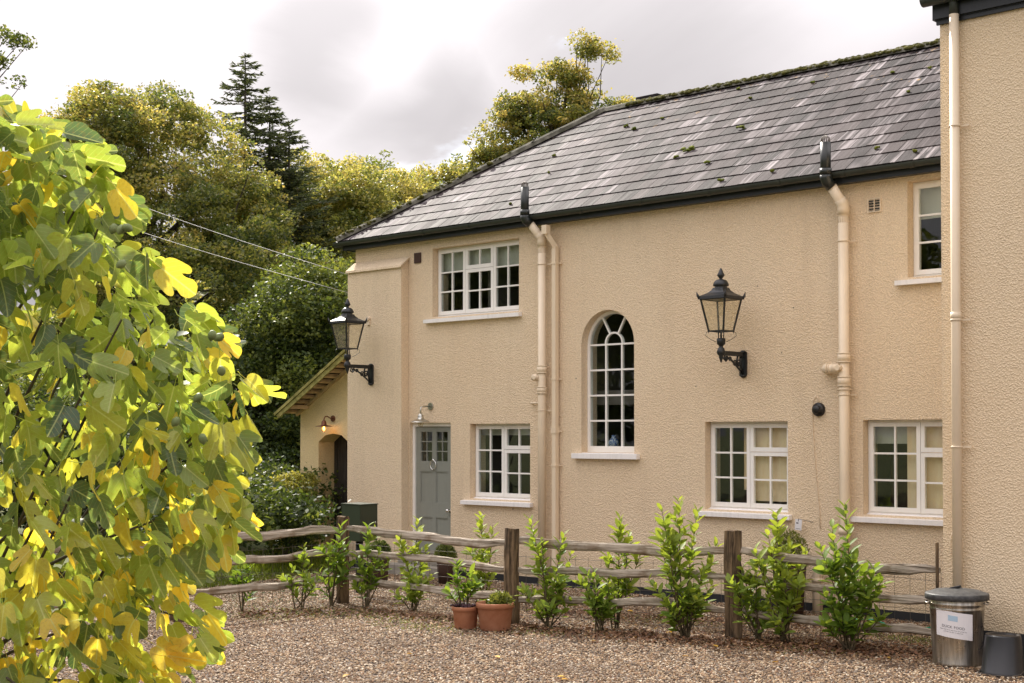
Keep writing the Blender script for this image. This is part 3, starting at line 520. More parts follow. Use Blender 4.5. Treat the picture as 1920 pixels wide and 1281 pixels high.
x0, x1, z0, z1 = W['lor']; cloth('curtain', x0+.34*(x1-x0), x1, z0-.02, z1, D+.20, MT['curtain'], house, 4, .008); cloth('blind', x0, x0+.34*(x1-x0), z1-.28, z1, D+.24, MT['blind'], house, 0)
x0, x1, z0, z1 = W['upr']; cloth('blind', x0, x1, z1-.42, z1, D+.24, MT['blind'], house, 0)
x0, x1, z0, z1 = W['lol']; cloth('blind', x0, x1, z1-.17, z1, D+.24, MT['blind'], house, 0)
# furniture shapes that show dimly in the two ground floor rooms
lw = W['lom']; mb = MB(); ch = (lw[0]+.50, D+.6, .9); mb.lathe([(0, 0), (.16, 0), (.11, .1), (.04, .16), (.035, .34), (.13, .36), (.10, .52), (0, .52)], 14); mb.build('table_lamp', MT['brown'], loc=(ch[0], ch[1], 1.16)); tag(bpy.data.objects['table_lamp'], 'dark table lamp inside the middle ground floor window', 'lamp')
lw = W['lor']; mb = MB(); mb.box((-.28, -.2, 0), (.28, .2, 1.75)); mb.box((-.30, -.22, 1.75), (.30, .22, 1.8)); mb.box((-.26, -.215, .1), (-.01, -.2, 1.7)).box((.01, -.215, .1), (.26, -.2, 1.7)); mb.build('wardrobe', simple('mahogany', (.06, .022, .014), (.12, .05, .03), 3, .4), loc=(lw[0]+.15, D+1.1, .11)); tag(bpy.data.objects['wardrobe'], 'dark brown cupboard seen inside the right ground floor window', 'cupboard')
# door
def door():
    x0, x1, z0, z1 = DR; y = D+.09; t = .05; mb = MB(); mb.box((x0+.002, y-.03, z0+.02), (x0+t, y+.07, z1-.002)).box((x1-t, y-.03, z0+.02), (x1-.002, y+.07, z1-.002)).box((x0+t, y-.03, z1-.055), (x1-t, y+.07, z1-.002)); H(mb.build('door_frame', MT['white'], house, bevel=.004))
    a, b, c, d = x0+t+.003, x1-t-.003, z0+.025, z1-.058; w = b-a; h = d-c; mb = MB(); yf = y; st = .095
    midx = (a+b)/2; gt, gb = d-.065, d-.065-.27*h*.93
    zp1, zp0 = gb-.075*h, gb-.075*h-.255*h; zq1 = zp0-.115*h; zq0 = c+.10*h
    # stiles and rails
    mb.box((a, yf, c), (a+st, yf+.045, d)).box((b-st, yf, c), (b, yf+.045, d)).box((midx-.035, yf+.001, c+.1), (midx+.035, yf+.044, d-.03))
    for r0, r1 in ((gt, d), (zp1, gb), (zq1, zp0), (c, zq0)): mb.box((a+st, yf+.0005, r0), (b-st, yf+.0445, r1))
    for u0, u1 in ((a+st, midx-.035), (midx+.035, b-st)):
        for r0, r1 in ((zp0, zp1), (zq0, zq1)):
            mb.box((u0, yf+.018, r0), (u1, yf+.03, r1)); bars(mb, u0, u1, r0, r1, yf+.006, yf+.018, .014)
    dr = H(mb.build('door', MT['door'], house))
    for u0, u1 in ((a+st, midx-.035), (midx+.035, b-st)):
        g = MB(); bars(g, u0, u1, gb, gt, yf+.004, yf+.04, .014); gx0, gx1, gz0, gz1 = u0+.014, u1-.014, gb+.014, gt-.014; mw = .016; cx = (gx0+gx1)/2; g.box((cx-mw/2, yf+.008, gz0), (cx+mw/2, yf+.036, gz1))
        for j in (1, 2): z = gz0+(gz1-gz0)*j/3; g.box((gx0, yf+.010, z-mw/2), (gx1, yf+.034, z+mw/2))
        H(g.build('glazing_bar', MT['door'], dr))
        for i in range(2):
            for j in range(3): pane(gx0+(cx-gx0+mw/2)*i, cx-mw/2+(gx1-cx+mw/2)*i, gz0+(gz1-gz0)*j/3+mw/2*(j > 0), gz0+(gz1-gz0)*(j+1)/3-mw/2*(j < 2), yf+.022, dr)
    k = MB(); cz = gb-.045; R = .062; k.tube([(midx+R*math.sin(2*math.pi*i/20), yf-.022, cz-R*math.cos(2*math.pi*i/20)*1.15) for i in range(21)], .009, 6, cap=False); k.ico((midx, yf-.015, cz+.075), (.022, .02, .022), 2); H(k.build('knocker', MT['chrome'], dr))
    k = MB(); kz = zp0-.055*h; kx = b-.05; k.tube([(kx, yf, kz), (kx, yf-.012, kz)], .026, 14); k.tube([(kx, yf-.01, kz), (kx, yf-.04, kz)], .012, 10); k.ico((kx, yf-.062, kz), (.031, .026, .031), 2); H(k.build('knob', MT['chrome'], dr))
door()
# vents in the wall
p = onY(784, 484, D); mb = MB(); mb.box((p.x-.075, D-.02, p.z-.08), (p.x+.075, D-.002, p.z+.08)); o = H(mb.build('vent', MT['brown'], house, bevel=.004)); o['label'] = 'small dark square vent under the eaves'
p = onY(1640, 385, D); mb = MB(); w, h = .085, .083; bars(mb, p.x-w, p.x+w, p.z-h, p.z+h, D-.018, D-.002, .012); mb.box((p.x-.005, D-.016, p.z-h), (p.x+.005, D-.002, p.z+h))
for i in range(5): z = p.z-h+.022+i*.031; mb.add([(p.x-w, D-.016, z-.006), (p.x+w, D-.016, z-.006), (p.x+w, D-.004, z+.012), (p.x-w, D-.004, z+.012)], [(0, 1, 2, 3), (3, 2, 1, 0)])
o = H(mb.build('vent', MT['pipe'], house)); o['label'] = 'pale louvred vent beside the upper right window'; mb = MB(); mb.box((p.x-w+.01, D-.0035, p.z-h+.01), (p.x+w-.01, D-.001, p.z+h-.01)); H(mb.build('vent_backing', MT['iron'], o))

# ---------------- roof
YE = D-.2; X0 = XL-.2; ZE = wz(1200, 373, YE); dd = ray(1135, 208); s_ = (X0-YE)/(dd.x-dd.y); RUN = s_*dd.y-YE; TAN = (dd.z*s_+EYE-ZE)/RUN; ANG = math.atan(TAN); ZR = ZE+RUN*TAN; YR = YE+RUN; SL = RUN/math.cos(ANG)
mb = MB(); th = .03
A = [(X0+.03, YE+.03, ZE-.05), (XR, YE+.03, ZE-.05), (XR, YR, ZR-.06), (X0+RUN, YR, ZR-.06), (X0+.03, YR+RUN-.03, ZE-.05), (XR, YR+RUN-.03, ZE-.05)]
mb.add(A, [(0, 1, 2, 3), (0, 3, 4), (3, 2, 5, 4), (0, 4, 5, 1), (1, 5, 2)]); roof = H(mb.build('roof', MT['slate2'], house, fix=True))
def slates():
    NC = 13; e = SL/NC; wv = .215; items = []
    rng = random.Random(4)
    for face in (0, 1):                                  # front slope, hip end
        for k in range(NC):
            s0 = k*e; run0 = s0*math.cos(ANG); Ltot = (XR-X0) if face == 0 else (2*RUN); lo = run0; hi = Ltot-(0 if face == 0 else run0); off = (k % 2)*wv/2
            n = int(Ltot/wv)+2
            for i in range(-1, n):
                a = i*wv+off; b = a+wv-.006; a2, b2 = max(a, lo+.0), min(b, hi)
                if b2-a2 < .04: continue
                up = s0+e*1.12; runu = min(up, SL)*math.cos(ANG)
                tl = max(a2, runu) if a2 < runu else a2; tr = b2 if face == 0 else min(b2, Ltot-runu)
                if a2 < runu and tl > b2: tl = b2-.001
                if tr < tl: tr = tl+.001
                items.append((face, s0, up, a2, b2, tl, tr, rng.random(), rng.random(), rng.random()**1.5, rng.uniform(-.006, .006), rng.uniform(0, .007)))
    ca, sa = math.cos(ANG), math.sin(ANG)
    def P(face, u, s, h):
        if face == 0: return (X0+u, YE+s*ca-h*sa, ZE+s*sa+h*ca)
        return (X0+s*ca-h*sa, YE+2*RUN-u, ZE+s*sa+h*ca)
    built = []
    for it in items:
        face, s0, up, a, b, tl, tr, r, g, bl, ds, lift = it; s1 = min(up, SL-.01); s0 = max(s0+ds, 0) if s0 > .01 else s0-.03; t = .009; hb = .011+lift*.7; ht = .001
        vs = [P(face, a, s0, hb), P(face, b, s0, hb), P(face, tr, s1, ht), P(face, tl, s1, ht), P(face, a, s0, hb+t), P(face, b, s0, hb+t), P(face, tr, s1, ht+t), P(face, tl, s1, ht+t)]
        c = Vector(vs[0]); dist = (c-CO).length+(100 if face else 0)+(100 if c.x > -8.2 and c.y < 99 and (onY(1764, 200, c.y).x < c.x-.1) else 0); built.append((dist, vs, (r, g, bl), face))
    built.sort(key=lambda q: q[0]); F = [(3, 2, 1, 0), (4, 5, 6, 7), (0, 1, 5, 4), (1, 2, 6, 5), (2, 3, 7, 6), (3, 0, 4, 7)]
    far = MB()
    for i, (dist, vs, c, face) in enumerate(built):
        fl = F if face == 0 else [tuple(reversed(f)) for f in F]
        if i < 300:
            m = MB(); o0 = Vector(vs[0]); m.add([Vector(q)-o0 for q in vs], fl); o = m.build('slate', MT['slate'], roof); o.location = o0; o.color = (*c, 1)
        else: far.add(vs, fl, (c[0]*.98+.01, c[1], c[2]))
    o = H(far.build('slates', MT['slate2'], roof)); tag(o, kind='stuff')
slates()
def roofline():
    # ridge and hip cappings with moss
    def cap(p0, p1, name, r, n, jit, m, side=None):
        p0, p1 = Vector(p0), Vector(p1); k = n
        d = (p1-p0)/k
        for i in range(k):
            a, b = p0+d*i, p0+d*(i+1)*1.0; mb = MB(); t = (b-a).normalized(); w = t.cross(Vector((0, 0, 1))).normalized(); u = w.cross(t)
            pr = [(-1.1, -.55), (-.75, .0), (-.3, .28), (.3, .28), (.75, .0), (1.1, -.55)]; off = random.uniform(0, .008)
            vs = [q+w*x*r+u*(z*r+off) for q in (a, b+t*.01) for x, z in pr]; mb.add(vs, [(j, j+1, j+7, j+6) for j in range(5)]+[(5, 4, 3, 2, 1, 0), (6, 7, 8, 9, 10, 11)])
            H(mb.build(name, m, roof, fix=True))
    cap((X0+RUN-.05, YR, ZR+.02), (XR, YR, ZR+.02), 'ridge_tile', .12, 26, 0, MT['ridge'])
    cap((X0-.02, YE-.02, ZE+.03), (X0+RUN-.02, YR-.02, ZR+.03), 'hip_tile', .12, 12, 0, MT['ridge'])
    mb = MB(); rng = random.Random(9)
    for i in range(900):                                  # moss cushions along the cappings
        if rng.random() < .72: x = rng.uniform(X0+RUN+.5, -7.6); c = Vector((x, YR+rng.uniform(-.13, .02), ZR+.05)); c.z -= max(0, YR-.02-c.y)*.55
        else:
            f = rng.random()**1.2*.66; c = Vector((X0, YE, ZE)).lerp(Vector((X0+RUN, YR, ZR)), f)+Vector((rng.uniform(-.05, .10), rng.uniform(-.10, .05), .045))
        r = rng.uniform(.012, .042); mb.ico(c, (r*1.3, r*1.2, r*.8), 1, jit=.25)
    o = H(mb.build('moss', MT['moss'], roof)); tag(o, kind='stuff')
    ca, sa = math.cos(ANG), math.sin(ANG)
    for px, py, r in ((1292, 284, .10), (1190, 245, .05), (1270, 298, .045), (1329, 308, .06), (1390, 244, .065), (1175, 240, .045), (1243, 225, .04), (1354, 342, .05), (1525, 158, .035), (1675, 140, .035), (1705, 176, .03), (1646, 282, .035), (1717, 288, .035), (1040, 295, .035), (1030, 327, .03), (1745, 132, .03), (1450, 325, .03), (1408, 188, .03), (1385, 170, .04), (958, 386, .03)):
        d = ray(px, py); n = Vector((0, -sa, ca)); p0 = Vector((X0, YE, ZE)); t = (p0-CO).dot(n)/d.dot(n); q = CO+d*t
        mb = MB(); M_ = Matrix.Rotation(ANG, 3, 'X')
        for _ in range(7): mb.ico(q+Vector((random.uniform(-r, r)*.7, random.uniform(-r, r)*.4*ca, random.uniform(-r, r)*.4*sa))+n*.035, (r*.45, r*.36, .016), 2, M_, .15)
        H(mb.build('moss_tuft', MT['mossg'], roof))
    mb = MB(); a = onY(1219, 184, YR+.4); mb.box((a.x-.22, YR+.3, ZR-.2), (a.x+.22, YR+.6, a.z+.03)); H(mb.build('roof_vent', MT['slate2'], roof, bevel=.01))
    # fascia, soffit, gutter
    zf = wz(1591, 343, D-.14); mb = MB(); mb.box((X0+.05, D-.145, zf), (XR, D-.12, ZE-.012)).box((X0+.05, D-.12, zf+.01), (XR, D-.001, zf+.025)); mb.box((X0+.05, D-.12, zf), (X0+.075, YR+RUN, ZE-.012)).box((X0+.075, D, zf+.01), (XL-.002, YR+RUN, zf+.025)); H(mb.build('fascia', MT['fascia'], house))
    r = .062; yc = D-.147-r; zc = ZE-.022; x = X0-.06; mb = MB()
    def gut(a, b, r, name='gutter', end=True):
        n = 10; vs = []; 
        for q in (a, b):
            for rr in (r, r-.005):
                for j in range(n+1): an = math.pi*j/n; vs.append((q, yc-rr*math.cos(an), zc-rr*math.sin(an)))
        k = n+1; fs = [(j, j+1, 2*k+j+1, 2*k+j) for j in range(n)]+[(k+j+1, k+j, 3*k+j, 3*k+j+1) for j in range(n)]+[(0, 2*k, 3*k, k), (n, k+n, 3*k+n, 2*k+n)]+[(j, k+j, k+j+1, j+1) for j in range(n)]+[(2*k+j+1, 3*k+j+1, 3*k+j, 2*k+j) for j in range(n)]
        m = MB(); m.add(vs, fs, None, False)
        if end: m.add([(a, yc-r*math.cos(math.pi*j/n), zc-r*math.sin(math.pi*j/n)) for j in range(n+1)], [tuple(range(n+1))])
        return m
    joints = [x]+[wx(q, 420, yc) for q in (712, 795, 880, 1090, 1203, 1330, 1462, 1583, 1712)]+[XR]
    for i in range(len(joints)-1): H(gut(joints[i], joints[i+1]-.004, r, end=i == 0).build('gutter', MT['gutter'], house))
    for q in joints[1:-1]: H(gut(q-.035, q+.035, r+.007, end=False).build('gutter_bracket', MT['gutter'], house))
    m = MB(); m.tube([(X0-.03, yc-.02, zc-.03), (X0-.03, YR+RUN, zc-.03)], .05, 8); H(m.build('gutter', MT['gutter'], house))
roofline()

# ---------------- pipes
def ring(mb, x, y, z, r, h): mb.lathe([(r*.9, -h/2), (r, -h/2), (r, h/2), (r*.9, h/2)], 18, (x, y, z))
def pipe_a(px_v, top_black, px_top, r, zbend_px, zbot_px, label, boss, collars, bracket_side=1):
    """soil pipe: black vent, bend over the gutter, cream stack down the wall"""
    y0 = D-r-.05; xv = wx(px_v, 600, y0); yg = D-.30
    p1 = onY(*zbend_px, yg); pt = onY(*px_top, yg); zt = pt.z; xb = p1.x
    m = MB(); m.tube([(xb, yg, p1.z+.03), (xb, yg, zt)], r*1.02, 18); ring(m, xb, yg, p1.z+.10, r*1.18, .07)
    e = onY(*zbot_px, y0); bx = Vector((xb, yg, p1.z+.03)); ex = Vector((xv, y0, e.z)); dv = (ex-bx)
    m.tube([bx+Vector((0, 0, .03)), bx, bx+dv*.08+Vector((0, 0, -.02)), bx+dv*.33], r*1.12, 18); root = H(m.build('vent_pipe', MT['black'], house)); root['label'] = label
    c = MB()
    for k in range(14):
        a = 2*math.pi*k/14; c.tube([(xb+r*.9*math.cos(a), yg+r*.9*math.sin(a), zt), (xb+r*.75*math.cos(a), yg+r*.75*math.sin(a), zt+.06), (xb, yg, zt+.085)], .0035, 4)
    H(c.build('wire_cowl', MT['wire'], root))
    m = MB(); m.tube([bx+dv*.30, bx+dv*.93, ex-Vector((0, 0, .04)), ex-Vector((0, 0, .22))], [r, r, r*1.0, r], 18); m.tube([bx+dv*.80, bx+dv*.97, ex-Vector((0, 0, .05)), ex-Vector((0, 0, .12))], r*1.13, 18)
    return m, xv, y0, ex.z-.15, root
m, x, y, z, root = pipe_a(1016, None, (981, 352), .057, (984, 412), (1014, 446), 'left soil pipe with black vent above the gutter', None, None)
m.tube([(x, y, z), (x, y, -.0)], .057, 18)
for py in (694, 732): ring(m, x, y, wz(1016, py), .071, .09)
for py in (687, 700, 727, 738): ring(m, x, y, wz(1016, py), .075, .015)
q = wz(1010, 709); bx_ = wx(998, 709); m.tube([(x-.02, y-.02, q), (x-.10, y-.055, q), (x-.13, y+.02, q), (x-.13, D+.02, q)], [.045, .05, .05, .05], 14); m.tube([(x-.055, y-.115, q), (x-.05, y-.04, q)], [.030, .032], 14)
q2 = wz(995, 756); m.tube([(x-.27, D+.02, q2), (x-.26, D-.05, q2), (x-.2, D-.055, q2), (x, D-.055, q2)], .016, 8)
for py in (498, 770): ring(m, x, y, wz(1016, py), .063, .014); m.box((x, D-.06, wz(1016, py)-.008), (x+.16, D-.045, wz(1016, py)+.008))
H(m.build('soil_pipe', MT['pipe'], house)); m_left_x = x
m, x, y, z, root = pipe_a(1582, None, (1545, 268), .062, (1548, 338), (1579, 384), 'right soil pipe with black vent above the gutter', None, None)
zb = wz(1582, 1010); ex = onY(1533, 1078, y-.1); m.tube([(x, y, z), (x, y, zb+.04), (x, y, zb), (ex.x+.06, y-.08, ex.z+.08), (ex.x, y-.1, ex.z), (ex.x, y-.1, ex.z-.1), (ex.x, y-.1, 0)], .062, 18)
ring(m, ex.x, y-.1, ex.z-.06, .073, .05); ring(m, x, y, zb+.1, .073, .08)
for py in (672, 716): ring(m, x, y, wz(1582, py), .076, .10)
for py in (664, 680, 708, 724, 731): ring(m, x, y, wz(1582, py), .080, .014)
q = wz(1560, 692); m.tube([(x-.27, D+.02, q), (x-.27, D-.06, q), (x-.235, y-.005, q), (x-.03, y-.03, q)], [.05, .058, .058, .058], 16)
for d_ in (.11, .17, .2): m.tube([(x-d_, y-.015, q), (x-d_-.015, y-.015, q)], .064, 16)
m.tube([(x-.02, y-.13, q), (x-.02, y-.03, q)], [.032, .036], 14)
for py in (455, 741): ring(m, x, y, wz(1582, py), .068, .014); m.box((x, D-.06, wz(1582, py)-.008), (x+.13, D-.045, wz(1582, py)+.008))
H(m.build('soil_pipe', MT['pipe'], house))
# square rainwater pipe
y = D-.065; x = wx(1041, 700, y); m = MB(); zt = wz(1041, 462, y); hp = onY(1024, 430, D-.20)
m.tube([(x, y, 0), (x, y, zt)], .049, 4, smooth=False); m.tube([(x, y, zt-.01), (hp.x, D-.20, hp.z-.05)], .047, 4, smooth=False); m.box((hp.x-.045, D-.25, hp.z-.07), (hp.x+.045, D-.16, hp.z+.055))
for py in (494, 711, 809, 873): zz = wz(1041, py, y); m.box((x-.045, y-.042, zz-.012), (x+.045, y+.042, zz+.012)); m.box((x-.03, D-.03, zz-.009), (x+.085, D-.018, zz+.009))
zz = wz(1041, 806, y); m.box((x-.046, y-.043, zz-.05), (x+.046, y+.043, zz+.03)); o = H(m.build('downpipe', MT['pipe'], house)); o['label'] = 'square cream rainwater downpipe'

# ================================================================ WING
YW = 13.05; XW = wx(1767, 900, YW); ZW = wz(1840, 22, YW)
wing = empty('house_wing', (XW, YW, 0), 'taller cream roughcast wing at the right edge with black eaves', 'building')
def HW(o): o.matrix_parent_inverse = Matrix.Translation(-wing.location); return o
m = MB(); m.box((XW, YW, -.05), (XW+6, 20.7, ZW+.1)); HW(m.build('wall', MT['stucco2'], wing, bevel=.012))
m = MB(); m.box((XW+.27, YW-.025, -.02), (XW+6, YW-.002, .27)); HW(m.build('plinth', MT['plinth'], wing))
m = MB(); m.box((XW-.03, YW-.04, ZW-.01), (XW+6.2, 21, ZW+.02)).box((XW-.03, YW-.065, ZW-.0), (XW+6.2, YW-.04, ZW+.24)).box((XW-.055, YW-.04, ZW), (XW-.03, 21, ZW+.24)).box((XW-.02, YW-.03, ZW-.05), (XW+6, YW-.002, ZW-.011)); HW(m.build('fascia', MT['fascia'], wing))
m = MB(); m.tube([(XW-.11, YW-.135, ZW+.19), (XW+6.2, YW-.135, ZW+.19)], .07, 12); HW(m.build('gutter', MT['gutter'], wing))
m = MB(); rw = 3.9; m.add([(XW-.05, YW-.12, ZW+.26), (XW+6.3, YW-.12, ZW+.26), (XW+6.3, 21.1, ZW+.26), (XW-.05, 21.1, ZW+.26), (XW+3, 17, ZW+2.6), (XW+3.01, 17, ZW+2.6)], [(0, 1, 5, 4), (1, 2, 5), (2, 3, 4, 5), (3, 0, 4), (3, 2, 1, 0)]); HW(m.build('roof', MT['slate2'], wing, fix=True))
ypw = YW-.085; xp = onY(1793, 700, ypw).x; m = MB(); zj = wz(1790, 27, ypw); m.tube([(xp, ypw, 0), (xp, ypw, zj)], .046, 18)
for py in (236, 600, 838): zz = wz(1793, py, ypw); ring(m, xp, ypw, zz, .054, .018); m.box((xp, YW-.05, zz-.009), (xp+.13, YW-.036, zz+.009))
ring(m, xp, ypw, wz(1793, 600, ypw)+.04, .052, .07); HW(m.build('downpipe', MT['pipe'], wing)); m = MB(); m.tube([(xp, ypw, zj), (xp, ypw, zj+.1), (xp-.0, YW-.13, zj+.22)], .044, 14); HW(m.build('gutter_outlet', MT['gutter'], wing))
p = onY(1787, 1030, YW); m = MB(); m.tube([(p.x+.01, YW-.02, p.z+.17), (p.x-.01, YW-.03, p.z+.12), (p.x-.02, YW-.03, p.z-.02), (p.x+.04, YW-.02, p.z-.05)], .006, 6); HW(m.build('pipe_tie', MT['pipe'], wing))

# ================================================================ PORCH
YP = 16.1
px0 = wx(563, 900, YP); porch = empty('porch', (px0, YP, 0), 'low lean-to porch, yellow foliage light painted into its walls, with dark arched doorway behind the house corner', 'porch')
def HP(o): o.matrix_parent_inverse = Matrix.Translation(-porch.location); return o
oL = wx(597, 900, YP); oA = wx(625, 815, YP); zs = wz(597, 829, YP); za = wz(625, 813, YP); oR = 2*oA-oL; pR = XL+.0
e1 = onY(563, 763, YP); e2 = onY(650, 692, YP); slope = (e2.z-e1.z)/(e2.x-e1.x)
zr = e1.z+slope*(pR-px0)
wl = fill([(px0, -.05), (pR-.004, -.05), (pR-.004, zr), (px0, e1.z)], [[(oL, .02), (oR, .02), (oR, zs), (oA+.22, za-.03), (oA, za), (oA-.22, za-.03), (oL, zs)]], YP, YP+.36, 'wall', MT['stucco3'], porch); HP(wl)
m = MB(); m.box((px0, YP+.36, -.05), (px0+.3, YP+3, e1.z)).box((px0+.3, YP+2.7, -.05), (pR-.004, YP+3, e1.z)); HP(m.build('side_wall', MT['stucco3'], porch))
m = MB(); n = 7
for i in range(n): a = oL-.05+(oR-oL+.1)*i/n; b = oL-.05+(oR-oL+.1)*(i+1)/n; m.box((a, YP+.361+.004*(i % 2), .02), (b-.006, YP+.40, za+.05))
HP(m.build('door', MT['darkdoor'], porch)); m = MB(); m.ico((oL+.12, YP+.34, 1.0), (.02, .03, .02), 1); HP(m.build('door_knob', MT['iron'], porch))
# roof with overhanging verge
ev = .42; L0 = onY(521, 783, YP-ev); L1 = onY(652, 664, YP-ev); sl = (L1.z-L0.z)/(L1.x-L0.x); u = Vector((1, 0, sl)).normalized(); nn = Vector((-sl, 0, 1)).normalized(); xr = pR-.01
def pp(x, up, y): q = L0+Vector((1, 0, sl))*(x-L0.x)+nn*up; return Vector((q.x, y, q.z))
def slab(mb, xa, xb, u0, u1, ya, yb): mb.add([pp(xa, u0, ya), pp(xb, u0, ya), pp(xb, u0, yb), pp(xa, u0, yb), pp(xa, u1, ya), pp(xb, u1, ya), pp(xb, u1, yb), pp(xa, u1, yb)], [(0, 3, 2, 1), (4, 5, 6, 7), (0, 1, 5, 4), (1, 2, 6, 5), (2, 3, 7, 6), (3, 0, 4, 7)])
m = MB(); slab(m, L0.x, xr, .10, .13, YP-ev, YP+3.1); HP(m.build('roof', MT['slate2'], porch, fix=True))
m = MB(); slab(m, L0.x+.01, xr, -.03, .045, YP-ev-.025, YP-ev); HP(m.build('bargeboard', MT['oldwood'], porch, fix=True)); m = MB(); slab(m, L0.x-.02, xr, .05, .098, YP-ev-.045, YP-ev); HP(m.build('bargeboard', MT['oldwood'], porch, fix=True))
for i in range(13):
    xa = L0.x+.06+i*.155
    if xa+.05 > xr: break
    m = MB(); slab(m, xa, xa+.05, .045, .098, YP-ev+.001, YP-.002); HP(m.build('batten', MT['rafter'], porch, fix=True))
m = MB(); slab(m, L0.x+.05, xr, -.0, .05, YP-.05, YP-.001); HP(m.build('wall_plate', MT['rafter'], porch, fix=True))
q = onY(560, 764, YP-.2); m = MB(); m.box((q.x-.05, YP-ev+.002, q.z-.03), (q.x+.05, YP-.002, q.z+.04)); HP(m.build('purlin', MT['rafter'], porch))

# ================================================================ LAMPS ON THE WALLS
def lantern(name, label, loc, sc=1.0):
    root = empty(name, loc, label, 'lantern', 'black cast iron wall lanterns'); root.scale = (sc,)*3; Yc = -.50
    # wall plate and bracket
    m = MB(); m.box((-.05, -.03, -.27), (.05, 0, .02)); m.tube([(0, -.016, .02), (0, -.016, .045)], [.05, .02], 10); m.tube([(0, -.016, -.27), (0, -.016, -.30)], [.055, .02], 10)
    m.box((-.022, Yc, -.035), (.022, -.03, .012)); m.box((-.03, Yc+.02, .012), (.03, -.03, .02))
    m.tube([(0, -.03, -.25), (0, -.12, -.19), (0, -.22, -.12), (0, -.33, -.06)], .013, 6)
    for c, r in (((-.38), .035), ((-.31), .028), ((-.2), .045), ((-.12), .055)):
        m.tube([(0, c+r*(1-i/16)*math.cos(i*.62), -.075-(.05 if c > -.25 else 0)+r*(1-i/16)*math.sin(i*.62)) for i in range(14)], .011, 5)
    m.tube([(0, -.06, -.03), (0, -.085, -.10), (0, -.06, -.17), (0, -.04, -.22)], .014, 6); m.tube([(0, -.14, -.03), (0, -.16, -.09), (0, -.13, -.15)], .012, 6); m.tube([(0, -.42, -.03), (0, -.44, -.08), (0, -.40, -.105), (0, -.37, -.08)], .011, 5)
    m.build('bracket', MT['iron'], root)
    m = MB(); m.lathe([(0, -.13), (.008, -.125), (.018, -.09), (.03, -.06), (.026, -.045), (.05, -.02), (.055, .01), (.04, .05), (.022, .07), (.035, .09), (.05, .10), (.055, .13), (.055, .17), (.045, .175), (.012, .175)], 16, (0, Yc, 0))
    for a in range(4): c, s = math.cos(a*math.pi/2+.785), math.sin(a*math.pi/2+.785); m.tube([(c*.03, Yc+s*.03, .17), (c*.035, Yc+s*.035, .26)], .007, 6)
    m.build('stem', MT['iron'], root)
    m = MB()
    for sx, sy in ((1, 1), (-1, -1)): m.tube([(sx*.045, Yc+sy*.045, .13), (sx*.09, Yc+sy*.09, .16), (sx*.135, Yc+sy*.135, .205), (sx*.13, Yc+sy*.13, .245), (sx*.10, Yc+sy*.10, .262)], .0035, 5)
    for sx, sy in ((1, -1), (-1, 1)): m.tube([(sx*.045, Yc+sy*.045, .13), (sx*.09, Yc+sy*.09, .16), (sx*.135, Yc+sy*.135, .205), (sx*.13, Yc+sy*.13, .245), (sx*.10, Yc+sy*.10, .262)], .0035, 5)
    m.build('scroll_wire', MT['iron'], root)
    b, t, z0, z1 = .108, .178, .262, .655
    m = MB(); bars2 = lambda h, z, w: (m.box((-h-w, Yc-h-w, z-.008), (h+w, Yc-h+w, z+.008)), m.box((-h-w, Yc+h-w, z-.008), (h+w, Yc+h+w, z+.008)), m.box((-h-w, Yc-h+w, z-.0075), (-h+w, Yc+h-w, z+.0075)), m.box((h-w, Yc-h+w, z-.0075), (h+w, Yc+h-w, z+.0075)))
    bars2(b, z0, .010); bars2(t, z1, .010)
    for sx in (-1, 1):
        for sy in (-1, 1): m.tube([(sx*b, Yc+sy*b, z0), (sx*t, Yc+sy*t, z1)], .013, 4, smooth=False); m.tube([(sx*b, Yc+sy*b, z0), (sx*b, Yc+sy*b, z0-.03)], [.008, .003], 5)
    m.build('frame', MT['iron'], root)
    for k in range(4):
        M_ = Matrix.Translation((0, Yc, 0)) @ Matrix.Rotation(k*math.pi/2, 4, 'Z'); m = MB(); m.add([M_ @ Vector(v) for v in ((-b, -b, z0), (b, -b, z0), (t, -t, z1), (-t, -t, z1))], [(0, 1, 2, 3)]); m.build('pane', MT['lampglass'], root)
    m = MB(); m.tube([(0, Yc, z1), (0, Yc, z1-.06)], .03, 12); m.tube([(0, Yc, z1-.06), (0, Yc, z1-.2)], [.028, .022], 10); m.build('bulb', MT['lampglass'], root)
    m = MB(); P = [(.205, .655), (.20, .69), (.12, .735), (.085, .77), (.07, .80)]
    for i in range(len(P)-1):
        (r0, h0), (r1, h1) = P[i], P[i+1]
        for k in range(4): M_ = Matrix.Translation((0, Yc, 0)) @ Matrix.Rotation(k*math.pi/2, 4, 'Z'); m.add([M_ @ Vector(v) for v in ((-r0, -r0, h0), (r0, -r0, h0), (r1, -r1, h1), (-r1, -r1, h1))], [(0, 1, 2, 3)])
    m.add([(-.205, Yc-.205, .655), (.205, Yc-.205, .655), (.205, Yc+.205, .655), (-.205, Yc+.205, .655)], [(3, 2, 1, 0)])
    for sx in (-1, 1):
        for sy in (-1, 1): m.tube([(sx*.19, Yc+sy*.19, .67), (sx*.205, Yc+sy*.205, .70), (sx*.215, Yc+sy*.215, .75)], [.02, .018, .002], 5)
    m.lathe([(.10, .755), (.085, .79), (.085, .80), (.072, .81), (.095, .82), (.098, .835), (.095, .85), (.075, .885), (.05, .90), (.018, .905), (.022, .92), (.045, .945), (.046, .96), (.03, .99), (.014, 1.03), (.004, 1.045), (0, 1.047)], 20, (0, Yc, 0)); m.build('hood', MT['iron'], root); return root
p = onY(1395, 664, D); lantern('wall_lantern', 'black wall lantern on the bare wall right of the arched window', (p.x, D-.002, p.z))
p = onY(697, 690, D-BD); lantern('wall_lantern', 'black wall lantern on the corner buttress against the trees', (p.x, D-BD-.002, p.z+.02), 1.0)
